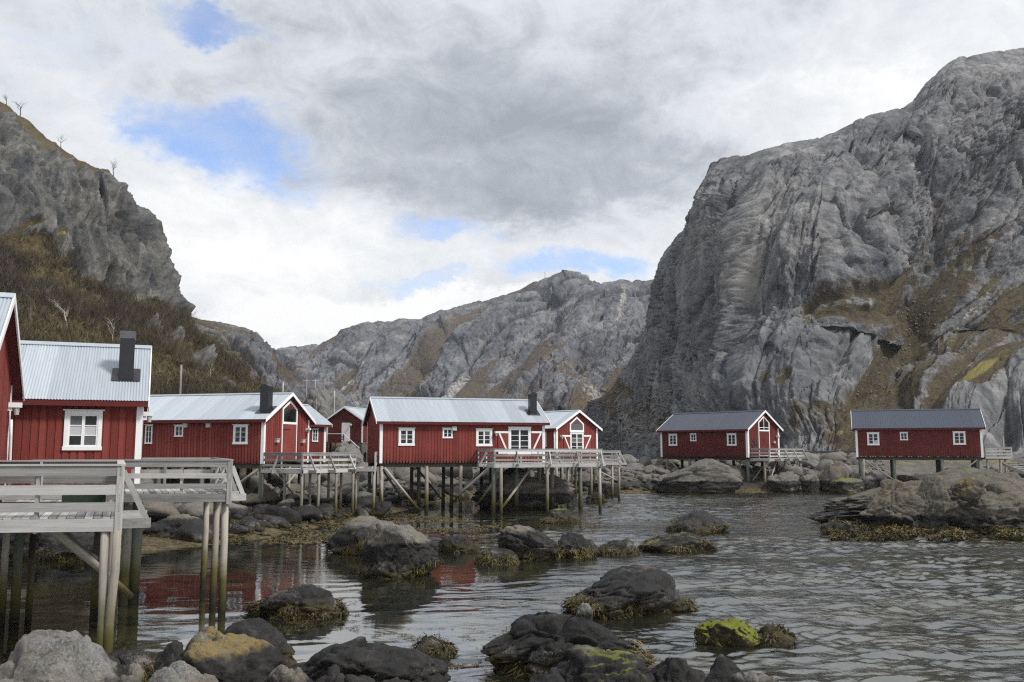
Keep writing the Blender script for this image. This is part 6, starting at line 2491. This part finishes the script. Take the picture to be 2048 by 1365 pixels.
# ------------------------------------------------------------------ posts, poles, lamps
lp = thing('street_lamp', 'black lamp post with lantern standing alone on the rubble bank', 'lamp post', (xat(1243, 1.5, 108), 108, 1.6))
pole(lp, 'post', M['iron'], (0, 0, -0.4), (0, 0, 5.3), 0.085, 0.06)
b = MB()
n = 6
for (z0_, r0_, z1_, r1_) in ((5.3, 0.12, 5.75, 0.26), (5.75, 0.30, 6.05, 0.04), (6.05, 0.04, 6.25, 0.02)):
    b.prism([(r0_ * math.cos(2 * PI * i / n), r0_ * math.sin(2 * PI * i / n), z0_) for i in range(n)], [(r1_ * math.cos(2 * PI * i / n), r1_ * math.sin(2 * PI * i / n), z1_) for i in range(n)])
b.build('lantern', M['iron'], lp)
pbox(lp, 'bracket', M['iron'], (0.5, 0.05, 0.05), (0.22, 0, 5.2))

for (lab, px, yt, yb, Y, cross) in (
        ('grey power pole rising behind the ridge of the second long roof', 357.5, 730, 850, 78, 0),
        ('short grey power pole behind the chimney of the second long cabin', 564, 765, 840, 110, 0),
        ('grey power pole left of the small white doored cabin roof', 631, 798, 850, 125, 0),
        ('tall grey power pole above the small white doored cabin', 667.5, 782, 850, 130, 0),
        ('distant power pole with crossarm, leftmost of the row on the knoll', 612.5, 759, 800, 190, 1),
        ('distant power pole with crossarm in the middle of the row on the knoll', 630, 759, 800, 195, 1),
        ('distant power pole with crossarm, rightmost of the row on the knoll', 648.5, 758, 800, 200, 1)):
    p0, p1 = P(px, yb, Y), P(px, yt, Y)
    t_ = thing('power_pole', lab, 'power pole', p0, 0, 'wooden power poles on the left slope')
    pole(t_, 'post', M['wood'], (0, 0, 0), (0, 0, p1.z - p0.z), 0.13 if not cross else 0.16, 0.10)
    if cross:
        pbox(t_, 'crossarm', M['wood'], (1.4, 0.14, 0.14), (0, 0, p1.z - p0.z - 0.3))
# knoll below the poles
boulder('grey rock knoll carrying the row of distant power poles', 590, 720, 776, 850, 180.0, 90, mat='pale', level=6, z_base=2, sink=2, name='rock_knoll', cat='rock', depth=0.7, prof=(0.7, 1, 1, 0.85, 0.55), crack=0.09, rough=0.08)
ms = P(1090, 562, 735)
mt_ = thing('radio_mast', 'thin radio mast on the far summit', 'mast', ms)
pole(mt_, 'post', M['iron'], (0, 0, -3), (0, 0, 8.0), 0.22, 0.14)
gr_ = thing('guard_rail', 'low roadside guard rail on pale posts between the slate roofed cabins', 'guard rail', (0, 0, 0))
q0, q1 = P(1590, 907, 122), P(1712, 905, 118)
for k in range(7):
    c = q0.lerp(q1, k / 6)
    pbox(gr_, 'post', M['grey_box'], (0.14, 0.14, 1.0), c + Vector((0, 0, -0.25)))
b = MB()
b.bar(q0 + Vector((0, -0.1, 0.1)), q1 + Vector((0, -0.1, 0.1)), 0.06, 0.3)
b.build('rail', M['capmetal'], gr_)

# ------------------------------------------------------------------ air
TOPZ = max(max(c[2] for c in o.bound_box) for o in scene.objects if o.name.startswith(('mountain', 'hillside', 'ridge'))) + 12
hz = MB()
hz.box(-1600, 1600, -100, 1600, -6, TOPZ)
mh, th = material('thin_haze')
vol = th.n('ShaderNodeVolumePrincipled')
vol.inputs['Color'].default_value = (0.86, 0.92, 1.0, 1)
vol.inputs['Density'].default_value = 0.00014
vol.inputs['Anisotropy'].default_value = 0.2
oh = th.n('ShaderNodeOutputMaterial')
th.l(vol.outputs[0], oh.inputs['Volume'])
tag(hz.build('haze', mh), kind='stuff')
